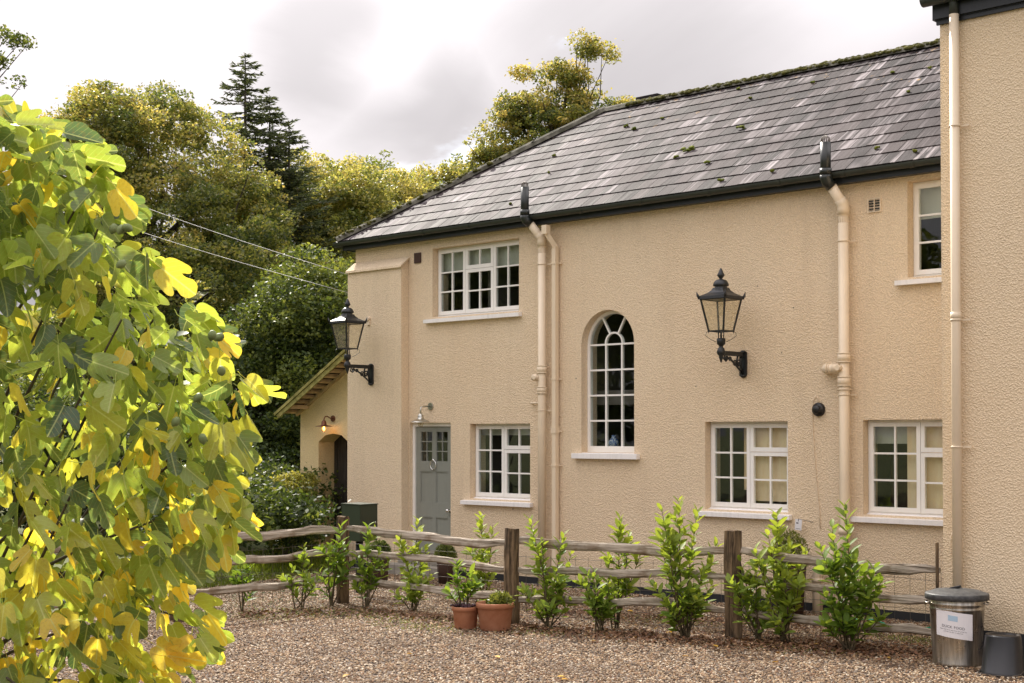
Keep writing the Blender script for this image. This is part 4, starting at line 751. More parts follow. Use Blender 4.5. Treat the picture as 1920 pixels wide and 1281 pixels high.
def barn(name, label, p, arm, hoodm, bulbm, dish, cat='lamp'):
    root = empty(name, p, label, cat); m = MB(); m.tube([(0, 0, 0), (0, -.018, 0)], .055, 16); m.build('wall_plate', hoodm, root)
    m = MB(); m.tube(arm, .011, 8); m.build('arm', hoodm, root); e = Vector(arm[-1]); m = MB()
    m.lathe([(.012, .01), (.03, 0), (.042, -.02), (.045, -.05), (.05, -.075), (.07, -.08)]+dish, 24, e); m.build('shade', hoodm, root)
    m = MB(); z = dish[-1][1]; m.lathe([(.038, -.08), (.045, -.10), (.046, -.155), (.03, -.19), (0, -.195)], 14, e); m.build('glass_jar', MT['lampglass'], root); m = MB(); m.lathe([(.012, -.09), (.018, -.12), (.02, -.15), (0, -.175)], 12, e); m.build('bulb', bulbm, root); return root
p = onY(808, 762, D); barn('barn_lamp', 'unlit pewter barn lamp on a bent arm above the grey door', (p.x, D-.001, p.z), [(0, -.01, 0), (0, -.16, -.005), (0, -.205, -.02), (0, -.215, -.06), (0, -.215, -.12)], MT['steel'], MT['lampglass'], [(.12, -.10), (.155, -.125), (.157, -.128), (.12, -.104), (.06, -.085)])
p = onY(625, 785, YP); lp = barn('barn_lamp', 'lit copper barn lamp glowing orange above the porch doorway', (p.x, YP-.001, p.z), [(0, -.01, 0), (0, -.07, .005), (0, -.13, .035), (0, -.18, .035), (0, -.205, .0), (0, -.21, -.04)], MT['copper'], MT['bulb'], [(.115, -.088), (.155, -.10), (.155, -.103), (.10, -.092), (.05, -.085)])
ld = bpy.data.lights.new('lamp_light', 'POINT'); ld.energy = .4; ld.color = (1, .5, .18); ld.shadow_soft_size = .03; lo = bpy.data.objects.new('lamp_light', ld); COL.objects.link(lo); lo.parent = lp; lo.location = (0, -.21, -.24)
# round black fitting with its drooping cable
p = onY(1536, 768, D); m = MB(); M_ = Matrix.Translation((p.x, D, p.z)) @ Matrix.Rotation(math.pi/2, 4, 'X'); m.lathe([(.085, 0), (.085, .02), (.075, .045), (.05, .05), (.05, .075), (.04, .085), (0, .088)], 22, (0, 0, 0), M_); o = m.build('wall_speaker', MT['rubber']); tag(o, 'round black speaker-like fitting left of the right soil pipe', 'fitting')
cr = [(1529, 742), (1524, 752), (1523, 790), (1526, 850), (1530, 900), (1536, 960), (1538, 992)]; m = MB(); m.tube([onY(a, b, D-.012) for a, b in cr], .0055, 6); m.tube([onY(a, b, D-.012) for a, b in ((1529, 742), (1533, 746), (1536, 757))], .0055, 6); tag(m.build('cable', MT['pipe']), 'thin cream cable hanging down the wall from the black fitting', 'cable')
# overhead wires
for (a, b, nm) in (((652, 515), (235, 367), 'upper thin overhead wire running from the house corner over the trees'), ((652, 549), (215, 410), 'lower thin overhead wire running from the house corner over the trees')):
    A_ = onY(*a, D-.05); q = onZ(*b, 30.0); B_ = q+(q-A_)*.6; m = MB(); pts = []
    for i in range(13): f = i/12; P_ = A_.lerp(B_, f); P_.z -= .25*math.sin(math.pi*f)*0+.10*math.sin(math.pi*f); pts.append(P_)
    m.tube(pts, .004, 5); tag(m.build('overhead_wire', MT['cable']), nm, 'wire', 'overhead wires')
p = onY(692, 598, D-BD); m = MB(); m.tube([(p.x, D-BD, p.z), (p.x, D-BD-.05, p.z)], .035, 12); m.box((p.x-.03, D-BD-.03, p.z-.10), (p.x+.03, D-BD, p.z-.03)); tag(m.build('cable_bracket', MT['pipe']), 'small cream cable fitting on the buttress above the lantern', 'fitting')

# ================================================================ FENCE
def post_mesh(h, r, seed):
    rr = random.Random(seed); n = 10; k = 9; vs = []; prof = [1+rr.uniform(-.16, .16) for _ in range(n)]
    for i in range(k):
        z = -.05+(h+.05)*i/(k-1)
        for j in range(n): a = 2*math.pi*j/n; q = r*prof[j]*(1+rr.uniform(-.05, .05)); vs.append((q*math.cos(a)*1.12+.008*math.sin(i), q*math.sin(a)*.9, z+(rr.uniform(-.01, .01) if i == k-1 else 0)))
    m = MB(); m.add(vs, [(i*n+j, i*n+(j+1) % n, (i+1)*n+(j+1) % n, (i+1)*n+j) for i in range(k-1) for j in range(n)]+[tuple((k-1)*n+j for j in range(n))]); return m.mesh('post')
def rail(par, a, b, th, dp, seed, mt=None, name='rail'):
    a, b = Vector(a), Vector(b); L_ = (b-a).length; rr = random.Random(seed); k = 15; n = 8; vs = []; ph = rr.uniform(0, 6)
    for i in range(k):
        f = i/(k-1); x = L_*f; tap = min(1, .55+4*min(f, 1-f)); zc = .022*math.sin(f*5+ph)+.013*math.sin(f*13+ph)+rr.uniform(-.008, .008); yc = .015*math.sin(f*4+ph*2)
        for j in range(n): c = [(-.5, -.30), (-.42, .34), (-.15, .5), (.25, .46), (.5, .2), (.44, -.25), (.15, -.5), (-.25, -.45)][j]; vs.append((x, yc+c[0]*dp*tap*rr.uniform(.88, 1.1), zc+c[1]*th*tap*rr.uniform(.80, 1.18)))
    m = MB(); m.add(vs, [(i*n+j, (i+1)*n+j, (i+1)*n+(j+1) % n, i*n+(j+1) % n) for i in range(k-1) for j in range(n)]+[tuple(reversed(range(n))), tuple((k-1)*n+j for j in range(n))]); o = m.build(name, mt or MT['rail'], par, fix=True)
    d = (b-a).normalized(); o.rotation_euler = d.to_track_quat('X', 'Z').to_euler(); o.location = a-par.location; return o
PA = onG(641, 1131); PB = onG(960, 1170); PC = onG(1376, 1198); PE = Vector((XW-.04, YW+.02, 0)); PL = onZ(338, 1100, 16.3); PL.z = 0; PM = PL+Vector((-.15, -2.5, 0))
fence = empty('post_and_rail_fence', PA, 'weathered three rail cleft timber fence between the gravel and the house', 'fence')
for i, (p, h, r) in enumerate(((PA, 1.10, .082), (PB, 1.075, .086), (PC, 1.13, .084), (PL, 1.15, .085), (PM, 1.15, .085), (PL+Vector((-.14, .02, 0)), 1.12, .07))):
    o = mobj('post', post_mesh(h, r, 40+i), MT['post'], fence); o.location = p-fence.location
HZ = (.915, .635, .305); spans = ((PA, PB, 0), (PB, PC, 0), (PC, PE, -.13), (PL, PA, 0), (PM, PL, 0)); sd = 0
for a, b, dz in spans:
    for z in HZ:
        sd += 1; e = .03*random.uniform(-1, 1); zb_ = z+dz+e*.3
        if b is PA: za_ = z+.03
        else: za_ = z
        rail(fence, (a.x, a.y, za_), (b.x, b.y, zb_), .092 if z < .9 else .104, .062, sd)
# second, lower rails seen against the yard at the left, stock netting behind the rails
m = MB()
for a, b, dz in spans:
    d = (b-a); L_ = d.length; nrm = Vector((-d.y, d.x, 0)).normalized()
    if nrm.y < 0 and a is not PM: nrm = -nrm
    if (a is PL): nrm = Vector((-1, 0, 0))
    o_ = nrm*.05
    for z in (.10, .22, .34, .46, .60, .76): m.tube([a+o_+Vector((0, 0, z)), a.lerp(b, .5)+o_+Vector((0, 0, z-.012)), b+o_+Vector((0, 0, z+dz*.5))], .0024, 3, cap=False)
    k = int(L_/.15)
    for i in range(k+1): q = a.lerp(b, i/k)+o_; m.tube([q+Vector((0, 0, .08)), q+Vector((0, 0, .78))], .0022, 3, cap=False)
m2 = m.build('wire_mesh', MT['wire'], fence); m2.matrix_parent_inverse = Matrix.Translation(-fence.location)
m = MB(); m.box((-.012, -.012, 0), (.012, .012, 1.08)); o = m.build('end_post', MT['post'], fence); o.location = Vector((XW-.05, YW-.02, 0))-fence.location

# ================================================================ THINGS IN THE YARD
def bin_():
    p = onZ(1794, 1100, 13.32); p.z = 0; root = empty('dustbin', p, 'galvanised steel dustbin with black lid and a DUCK FOOD notice', 'dustbin'); m = MB(); H_ = .655
    prof = [(0, .012), (.215, .012), (.222, 0), (.228, .012), (.222, .03), (.246, H_-.14), (.252, H_-.135), (.246, H_-.125), (.248, H_-.095), (.255, H_-.09), (.248, H_-.08), (.252, H_-.02), (.258, H_-.01), (.25, H_), (.24, H_-.01)]
    m.lathe(prof, 48); m.build('body', MT['galv'], root)
    m = MB(); m.lathe([(0, .048), (.10, .046), (.20, .035), (.262, .012), (.283, .008), (.290, 0), (.290, -.045), (.282, -.05), (.27, -.045)], 48, (0, 0, H_)); m.build('lid', MT['lid'], root)
    ca = math.atan2(-p.y, -p.x); m = MB(); m.box((-.055, -.018, .045), (.055, .018, .07)); o = m.build('lid_handle', MT['rubber'], root, bevel=.008); o.location = (0, 0, H_); o.rotation_euler = (0, .25, ca-math.pi/2-.1)
    for s in (-1, 1):
        m = MB(); a = ca+s*1.35; c = Vector((math.cos(a), math.sin(a), 0)); tn = Vector((-c.y, c.x, 0)); m.tube([c*.25+tn*.06+Vector((0, 0, H_-.07)), c*.285+tn*.055+Vector((0, 0, H_-.08)), c*.29-tn*.055+Vector((0, 0, H_-.08)), c*.25-tn*.06+Vector((0, 0, H_-.07))], .007, 6); m.build('side_handle', MT['galv'], root)
    # curved paper notice
    z0, z1 = .27, .51; wpp = .345; ac = ca-.12; n = 14
    def pt(u, v, off): R_ = .247+off; a = ac+(u/ .247); z = v-.045*(u/wpp); r_ = R_-.010*(H_-.14-v); return Vector((r_*math.cos(a), r_*math.sin(a), z))
    # u grows anticlockwise seen from above, which is towards the right for the viewer
    m = MB(); vs = []; 
    for i in range(n+1):
        u_ = -wpp/2+wpp*i/n
        for z in (z0, z1): vs.append(pt(u_, z, .0025))
    m.add(vs, [(2*i, 2*i+2, 2*i+3, 2*i+1) for i in range(n)], None, True); nt_ = m.build('notice', MT['paper'], root)
    m = MB(); vs = []; 
    for i in range(5):
        u_ = -.045+.085*i/4-.005
        for z in (z1-.035, z1-.085): vs.append(pt(u_, z, .0040))
    m.add(vs, [(2*i, 2*i+2, 2*i+3, 2*i+1) for i in range(4)]); m.build('printed_panel', MT['blue'], nt_)
    def text(s, size, v, off=.0042, wide=1.0):
        cu = bpy.data.curves.new('lettering', 'FONT'); cu.body = s; cu.size = size; cu.align_x = 'CENTER'; cu.resolution_u = 2; cu.space_word = 1.3
        o = bpy.data.objects.new('lettering', cu); COL.objects.link(o); dg = bpy.context.evaluated_depsgraph_get(); dg.update(); me = bpy.data.meshes.new_from_object(o.evaluated_get(dg)); bpy.data.objects.remove(o)
        for vv in me.vertices: vv.co = pt(vv.co.x*wide-.005, vv.co.y+v, off)
        me.materials.clear(); mobj('lettering', me, MT['ink'], nt_)
    text('DUCK FOOD', .034, z0+.088, wide=1.02); text('Please feed them away from the garden but', .0135, z0+.066); text('and near the lake in millstream', .0135, z0+.048)
bin_()
def bucket():
    p = onZ(1880, 1100, 12.80); p.z = 0; root = empty('bucket', p, 'black plastic bucket upside down beside the dustbin', 'bucket'); m = MB(); m.lathe([(.20, 0), (.205, .005), (.205, .02), (.19, .03), (.155, .335), (.15, .35), (.14, .345), (.125, .345), (.12, .335), (0, .335)], 36); m.build('body', MT['rubber'], root)
    m = MB(); m.tube([(.19, 0, .04), (.2, -.1, .02), (.15, -.19, .012), (.0, -.225, .01), (-.15, -.19, .012), (-.19, 0, .04)], .004, 5); m.build('handle', MT['wire'], root)
bucket()
def post_box():
    p = onZ(675, 1000, 18.9); p.z = 0; a = math.radians(20); root = empty('parcel_box', p, 'dark green metal parcel box on a post in front of the buttress', 'box', rz=0)
    zt = onZ(675, 948, 18.9).z; zb_ = onZ(675, 1016, 18.9).z; la = onZ(640, 1000, 18.9+.32); rb = onZ(708, 1000, 18.9+.28); P0 = Vector((0, 0, 0)); va = Vector((la.x-p.x, la.y-p.y, 0)); vb = Vector((rb.x-p.x, rb.y-p.y, 0))
    m = MB(); vs = [P0, va, va+vb, vb]; m.add([v+Vector((0, 0, zb_)) for v in vs]+[v+Vector((0, 0, zt)) for v in vs], [(3, 2, 1, 0), (4, 5, 6, 7), (0, 1, 5, 4), (1, 2, 6, 5), (2, 3, 7, 6), (3, 0, 4, 7)]); m.build('body', MT['greenbox'], root, bevel=.008)
    m = MB(); k = 1.03; c = (va+vb)/2; vs2 = [c+(v-c)*1.04 for v in vs]; m.add([v+Vector((0, 0, zt)) for v in vs2]+[v+Vector((0, 0, zt+.015)) for v in vs2], [(3, 2, 1, 0), (4, 5, 6, 7), (0, 1, 5, 4), (1, 2, 6, 5), (2, 3, 7, 6), (3, 0, 4, 7)]); m.build('lid', MT['greenbox'], root, fix=True)
    m = MB(); m.tube([c, c+Vector((0, 0, zb_))], .05, 8); m.build('post', MT['iron'], root); m = MB(); q = vb*.85+Vector((0, 0, (zt+zb_)/2)); m.ico(q+Vector((0, 0, 0))-va.normalized()*.01, (.012, .012, .02), 1); m.build('lock', MT['steel'], root)
post_box()
def leaf_mesh_laurel(L_, wd, seed):
    rr = random.Random(seed); k = 5; vs = []; curve = rr.uniform(-.25, .1)
    W_ = [.06, .75, 1.0, .80, .38]; ys = [.0, .22, .5, .76, .93]
    for i in range(k):
        y = ys[i]*L_; zc = curve*L_*(ys[i]**2); w = wd*W_[i]; vs += [(-w, y, zc+w*.35), (0, y, zc), (w, y, zc+w*.35)]
    vs.append((0, L_*1.02, curve*L_)); fs = []
    for i in range(k-1): b = i*3; fs += [(b, b+1, b+4, b+3), (b+1, b+2, b+5, b+4)]
    b = (k-1)*3; fs += [(b, b+1, b+3), (b+1, b+2, b+3)]; m = MB(); m.add(vs, fs, None, True); return m.mesh('leaf')
LAUR = [leaf_mesh_laurel(random.uniform(.12, .155), random.uniform(.027, .034), i) for i in range(6)]
for me in LAUR: me.materials.append(MT['laurel'])
def orient(o, p, d, nrm):
    y = d.normalized(); z = (nrm-y*nrm.dot(y)).normalized(); x = y.cross(z); o.matrix_local = Matrix(((x.x, y.x, z.x, p[0]), (x.y, y.y, z.y, p[1]), (x.z, y.z, z.z, p[2]), (0, 0, 0, 1)))
def laurel(label, base, stems, seed, scale=1.0, hue=.5, maxl=298, basez=0.0):
    """stems: list of (root offset in px, tip px x, tip px y) at the plant's depth"""
    rr = random.Random(seed); b = onG(*base, basez) if basez == 0 else base; Z = (b-CO).dot(FWD); root = empty('laurel_shrub', b, label, 'laurel', 'young laurels planted along the fence'); leaves = []; wood_ = MB()
    for (tx, ty, dens) in stems:
        tip = onZ(tx, ty, Z+rr.uniform(-.12, .12))-b; tip.z = max(tip.z, .12); st = Vector((rr.uniform(-.05, .05), rr.uniform(-.05, .05), 0)); mid = st.lerp(tip, .5)+Vector((rr.uniform(-.04, .04), rr.uniform(-.04, .04), -.02)); mid.x = mid.x*.8
        pts = [st, st.lerp(mid, .5), mid, mid.lerp(tip, .5), tip]; wood_.tube(pts, [.010, .009, .007, .005, .002], 5, cap=False); Ls = (tip-st).length; n = int(Ls/.020*dens); ang = rr.uniform(0, 6)
        def shoot(pts, f0, n, hb, base_open):
            nonlocal ang
            for i in range(n):
                f = f0+(1-f0)*(i+rr.random()*.5)/n; sg = min(int(f*(len(pts)-1)), len(pts)-2); q = pts[sg].lerp(pts[sg+1], f*(len(pts)-1)-sg); t = (pts[sg+1]-pts[sg]).normalized(); ang += 2.4+rr.uniform(-.4, .4)
                side = (Matrix.Rotation(ang, 3, t) @ t.orthogonal().normalized()); side.z *= .6; up = base_open+.9*f**2*rr.uniform(.6, 1.3); d = (side+t*up+Vector((0, 0, .05))).normalized()
                sc = scale*rr.uniform(.7, 1.15)*(1.0 if f < .9 else .8); nrm = (t*.9-side*up*.5+Vector((0, 0, .5))+Vector((rr.gauss(0, .2), rr.gauss(0, .2), 0))).normalized()
                leaves.append((q, d, nrm, sc, min(1, max(0, hb+.30*f+rr.gauss(0, .10)+(.35 if rr.random() < .03 else 0))), rr.randrange(6)))
        shoot(pts, .45, max(8, int(n*.42)), hue-.06, .3)
        for _ in range(max(2, int(Ls*4.2*dens))):
            f = rr.uniform(.12, .82); sg = min(int(f*4), 3); q = pts[sg].lerp(pts[sg+1], f*4-sg); a = rr.uniform(0, 6.28); dv = Vector((math.cos(a), math.sin(a), rr.uniform(.45, 1.3))).normalized(); ln = rr.uniform(.08, .20)*(1.15-f*.5)
            sp = [q, q+dv*ln*.5+Vector((0, 0, .01)), q+dv*ln+Vector((0, 0, .03))]; wood_.tube(sp, [.005, .004, .002], 4, cap=False); shoot(sp, .25, rr.randint(5, 8), hue-.18+.25*f, .45)
    rr.shuffle(leaves); w = wood_.build('stem', MT['stem'], root); rest = leaves[maxl:]; leaves = leaves[:maxl]
    if rest:
        m = MB()
        for q, d, nrm, sc, h, k in rest:
            y_ = d.normalized(); z_ = (nrm-y_*nrm.dot(y_)).normalized(); x_ = y_.cross(z_)
            m.add([q+(x_*v.co.x+y_*v.co.y+z_*v.co.z)*sc for v in LAUR[k].vertices], [tuple(p.vertices) for p in LAUR[k].polygons], (h, .01, 0), True)
        tag(m.build('leaves', MT['laurel2'], root), kind='stuff')
    for q, d, nrm, sc, h, k in leaves:
        o = bpy.data.objects.new('leaf', LAUR[k]); COL.objects.link(o); o.parent = root; orient(o, q, d, nrm); o.scale = (sc,)*3; o.color = (h, rr.random(), 0, 1)
    return root
PLANTS = [
 ('smallest slim laurel at the far left before the lower rail', (452, 1148), [(448, 1040, 1.1), (470, 1060, .8), (438, 1062, .8)], .9, .25),
 ('low forked laurel between the left posts of the fence', (562, 1143), [(570, 1022, .9), (530, 1080, .9), (600, 1082, .8), (548, 1060, .8), (580, 1050, .7)], .9, .5),
 ('laurel whose top covers the fence corner post', (622, 1137), [(640, 985, 1.1), (615, 1020, .9), (664, 1050, .9), (652, 1020, .9), (598, 1070, .8)], 1.0, .35),
 ('laurel just right of the fence corner post below the green box', (686, 1140), [(690, 984, .9), (668, 1035, .9), (712, 1030, .9), (730, 1048, .8), (672, 1100, .9), (700, 1060, .8)], 1.0, .4),
 ('pale topped laurel in front of the grey door', (773, 1147), [(783, 973, 1.0), (748, 1008, .9), (802, 1022, .8), (760, 1050, .9), (812, 1075, .9), (738, 1110, .9), (790, 1090, .9)], 1.0, .62),
 ('single stemmed laurel rising behind the two terracotta pots', (904, 1152), [(902, 964, 1.3), (924, 985, .7), (884, 1015, .8), (888, 1070, .6), (920, 1075, .5)], 1.0, .62),
 ('two topped laurel right of the middle post', (1030, 1178), [(993, 973, 1.1), (1057, 1002, 1.0), (1018, 1015, .8), (1072, 1035, .8), (976, 1105, .9), (1050, 1110, 1.0), (1012, 1140, .8), (1070, 1128, .7)], 1.0, .5),
 ('thin tall laurel in the middle of the fence', (1152, 1180), [(1162, 970, 1.2), (1180, 995, .6), (1205, 1028, .8), (1140, 1030, .8), (1172, 1050, .8), (1155, 1090, .6)], 1.0, .55),
 ('low bushy laurel at the foot of the thin tall one', (1124, 1185), [(1118, 1085, 1.2), (1142, 1098, 1.0), (1098, 1115, 1.0), (1130, 1125, 1.0), (1112, 1065, .8), (1095, 1090, .8), (1150, 1100, .9)], .95, .4),
 ('largest and tallest laurel left of the dark post', (1284, 1196), [(1273, 935, 1.0), (1240, 950, .8), (1308, 955, .9), (1345, 1015, .8), (1235, 1005, .8), (1262, 1020, .8), (1320, 1060, .8), (1215, 1085, .8), (1240, 1120, .8), (1335, 1095, .8), (1300, 1120, .9), (1268, 1150, .8)], 1.1, .55),
 ('low wide laurel leaning across the foot of the dark post', (1425, 1202), [(1385, 1040, .9), (1368, 1085, .9), (1402, 1085, 1.0), (1420, 1060, .9), (1372, 1115, .9), (1400, 1150, .9), (1440, 1120, .9), (1436, 1150, .8)], 1.05, .5),
 ('bright topped laurel below the sill of the middle window', (1472, 1205), [(1455, 960, 1.0), (1440, 1000, .8), (1415, 1028, .8), (1480, 1035, .8), (1508, 1030, .8), (1465, 1050, .9), (1500, 1090, .8), (1450, 1100, .8), (1480, 1120, .8), (1460, 1160, .7)], 1.1, .6),
 ('dark leaved laurel climbing in front of the right soil pipe', (1592, 1222), [(1584, 943, .9), (1560, 985, .9), (1535, 1020, .8), (1605, 1055, .8), (1580, 1080, 1.0), (1640, 1060, .9), (1655, 1085, .8), (1545, 1110, .9), (1620, 1120, .9), (1570, 1140, .9), (1660, 1150, .7), (1540, 1165, .8), (1620, 1175, .8)], 1.15, .35),
]
for i, (lab, base, stems, sc, hue) in enumerate(PLANTS): laurel(lab, base, stems, 100+i, sc*1.0, hue+.06)
# terracotta pots
def pot(px, py, r, h, label):
    p = onG(px, py); p = p+FWD*r; root = empty('terracotta_pot', p, label, 'plant pot'); m = MB(); m.lathe([(0, 0), (r*.78, 0), (r*.80, .01), (r*.93, h*.78), (r*.95, h*.80), (r*1.02, h*.82), (r*1.03, h*.97), (r*.99, h), (r*.90, h), (r*.88, h*.86)], 36); m.build('body', MT['terra'], root); m = MB(); m.lathe([(r*.885, h*.87), (0, h*.88)], 24); m.build('soil', MT['soil'], root); return p
p2 = pot(928, 1186, .207, .30, 'larger terracotta pot, wide and holding low heather'); p1 = pot(872, 1182, .15, .245, 'smaller terracotta pot holding a leafy laurel')
laurel('potted laurel standing in the smaller terracotta pot', p1+Vector((0, 0, .21)), [(856, 1052, 1.1), (872, 1065, .9), (838, 1105, 1.0), (892, 1095, 1.0), (866, 1100, .8)], 140, .95, .4, basez=1)
def tuftcloud(name, label, cat, c, r, n, ls, m, hue, seed, group=None, flat=1.0):
    rng = np.random.default_rng(seed); root = empty(name, c, label, cat, group); d = rng.normal(size=(n, 3)); d /= np.linalg.norm(d, axis=1)[:, None]; rr = rng.random(n)**.4; P = d*rr[:, None]*np.array(r); P[:, 2] = np.abs(P[:, 2])*flat
    U = d*1.0+rng.normal(size=(n, 3))*.6; U[:, 2] += .6; U /= np.linalg.norm(U, axis=1)[:, None]; V = np.cross(U, rng.normal(size=(n, 3))); V /= np.linalg.norm(V, axis=1)[:, None]; s = ls*rng.uniform(.6, 1.3, n)
    quads('foliage', P, U*s[:, None]*.5, V*s[:, None]*.16, np.clip(rng.normal(hue, .2, n), 0, 1), m, root); mb = MB()
    for i in range(14): a = rng.uniform(0, 6.28); mb.tube([(0, 0, -.02), (math.cos(a)*r[0]*.4, math.sin(a)*r[1]*.4, r[2]*.4), (math.cos(a)*r[0]*.75, math.sin(a)*r[1]*.75, r[2]*.75)], [.005, .003, .001], 4, cap=False)
    mb.build('stem', MT['stem'], root); return root
tuftcloud('heather', 'wispy green and pink heather in the larger terracotta pot', 'plant', p2+Vector((.05, .03, .27)), (.17, .15, .15), 800, .06, MT['pale'], .35, 61)
m = MB(); rr = random.Random(3)
for i in range(70): m.ico(p1+Vector((rr.uniform(-.12, .12), rr.uniform(-.12, .12), .235+rr.uniform(0, .03))), (.018, .018, .014), 1, jit=.3)
tag(m.build('dark_bedding', simple('purple_black_leaf', (.03, .012, .02), (.10, .05, .06), 30, .6)), 'dark purple bedding leaves spilling over the smaller pot rim', 'plant')
q = onZ(835, 1040, 20.6); q.z = 0
# planter with a ball of green at the door, others along the wall
def box_ball(px, pyt, pyb, Z, rpx, label, m, hue, seed, pot_=True):
    c = onZ(px, pyb, Z); zt = onZ(px, pyt, Z).z; r = rpx*Z/F_PX; zc = c.z
    root = tuftcloud('clipped_bush', label, 'bush', (c.x, c.y, max(zc, .02)), (r, r, zt-max(zc, .02)), 2600, .045, m, hue, seed)
    if pot_:
        mb = MB(); h = max(zc, .1); mb.lathe([(0, 0), (r*.6, 0), (r*.75, h*.98), (r*.72, h), (0, h-.01)], 20); o = mb.build('planter', MT['brown'], root); o.location = (0, 0, -max(zc, .02))
box_ball(835, 1018, 1046, 20.4, 22, 'small rounded green bush in a planter beside the grey door', MT['ever'], .7, 71)
box_ball(712, 1012, 1046, 20.2, 24, 'dark rounded bush in a planter left of the grey door', MT['ever'], .35, 72)
box_ball(1480, 992, 1060, 16.9, 42, 'spreading dark green bush against the wall under the white tag', MT['ever'], .8, 73)
p = onY(1497, 984, D-.1); m = MB(); M_ = Matrix.Translation((p.x, D-.1, p.z)) @ Matrix.Rotation(.08, 4, 'Y'); m.box((-.046, -.002, -.065), (.046, .002, .065), M=M_); o = m.build('plant_tag', MT['paper']); tag(o, 'small white printed tag hanging above the bush by the window sill', 'tag')
m = MB(); m.box((-.03, -.004, .012), (.0, -.003, .026), M=M_); m.box((-.03, -.004, -.05), (.03, -.003, -.046), M=M_); m.box((-.005, -.004, .04), (.002, -.003, .075), M=M_); m.tube([M_ @ Vector((0, 0, .07)), Vector((p.x+.12, D-.03, p.z+.04)), Vector((p.x+.15, D, p.z+.03))], .003, 4); m.build('print', MT['ink'], o)
# green hose on the ground behind the fence
m = MB(); pts = [onG(a, b, .03) for a, b in ((1560, 1150), (1600, 1160), (1640, 1163), (1668, 1171), (1700, 1176), (1742, 1178), (1760, 1176))]; fine = []
for i in range(len(pts)-1):
    for k in range(4): fine.append(pts[i].lerp(pts[i+1], k/4)+Vector((0, 0, .006*math.sin(i*4+k))))
m.tube(fine, .009, 6); tag(m.build('garden_hose', MT['hose']), 'bright green garden hose lying behind the fence near the dustbin', 'hose')
# fallen leaves
FL = [leaf_mesh_laurel(.09, .028, 50+i) for i in range(3)]
for me in FL: me.materials.append(MT['fallen'])
rr = random.Random(21)
for i, (px, py, h, lab) in enumerate(((1045, 1269, .9, 'bright orange yellow leaf lying nearest the bottom edge of the gravel'), (1053, 1274, .5, 'pale yellow leaf touching the orange leaf at the bottom edge'), (938, 1233, .8, 'yellow leaf on open gravel below the larger terracotta pot'), (774, 1226, .6, 'dull yellow leaf alone on the gravel left of the pots'), (1250, 1186, .8, 'yellow leaf at the left foot of the tallest laurel'), (1175, 1247, .3, 'brown leaf on open gravel, left of the reddish one'), (1291, 1231, .3, 'small brown leaf below the tallest laurel'), (1176, 1146, .7, 'orange leaf behind the thin tall laurel'), (1346, 1213, .6, 'yellow leaf just left of the dark post foot'), (1448, 1242, .3, 'brown leaf below the laurel at the middle window'), (655, 1265, .5, 'ochre leaf near the bottom edge right of the fig bush'), (1535, 1208, .45, 'leaf between the two laurels left of the dustbin'), (1108, 1202, .2, 'dark brown leaf in front of the low bushy laurel'), (1662, 1232, .5, 'ochre leaf on the gravel left of the dustbin'))):
    o = bpy.data.objects.new('fallen_leaf', FL[i % 3]); COL.objects.link(o); q = onG(px, py, .018); a = rr.uniform(0, 6.28); orient(o, q, Vector((math.cos(a), math.sin(a), .05)), Vector((rr.uniform(-.2, .2), rr.uniform(-.2, .2), 1))); o.scale = (rr.uniform(.6, 1.0),)*3; o.color = (h, 0, 0, 1); tag(o, lab, 'leaf', 'fallen leaves on the gravel')

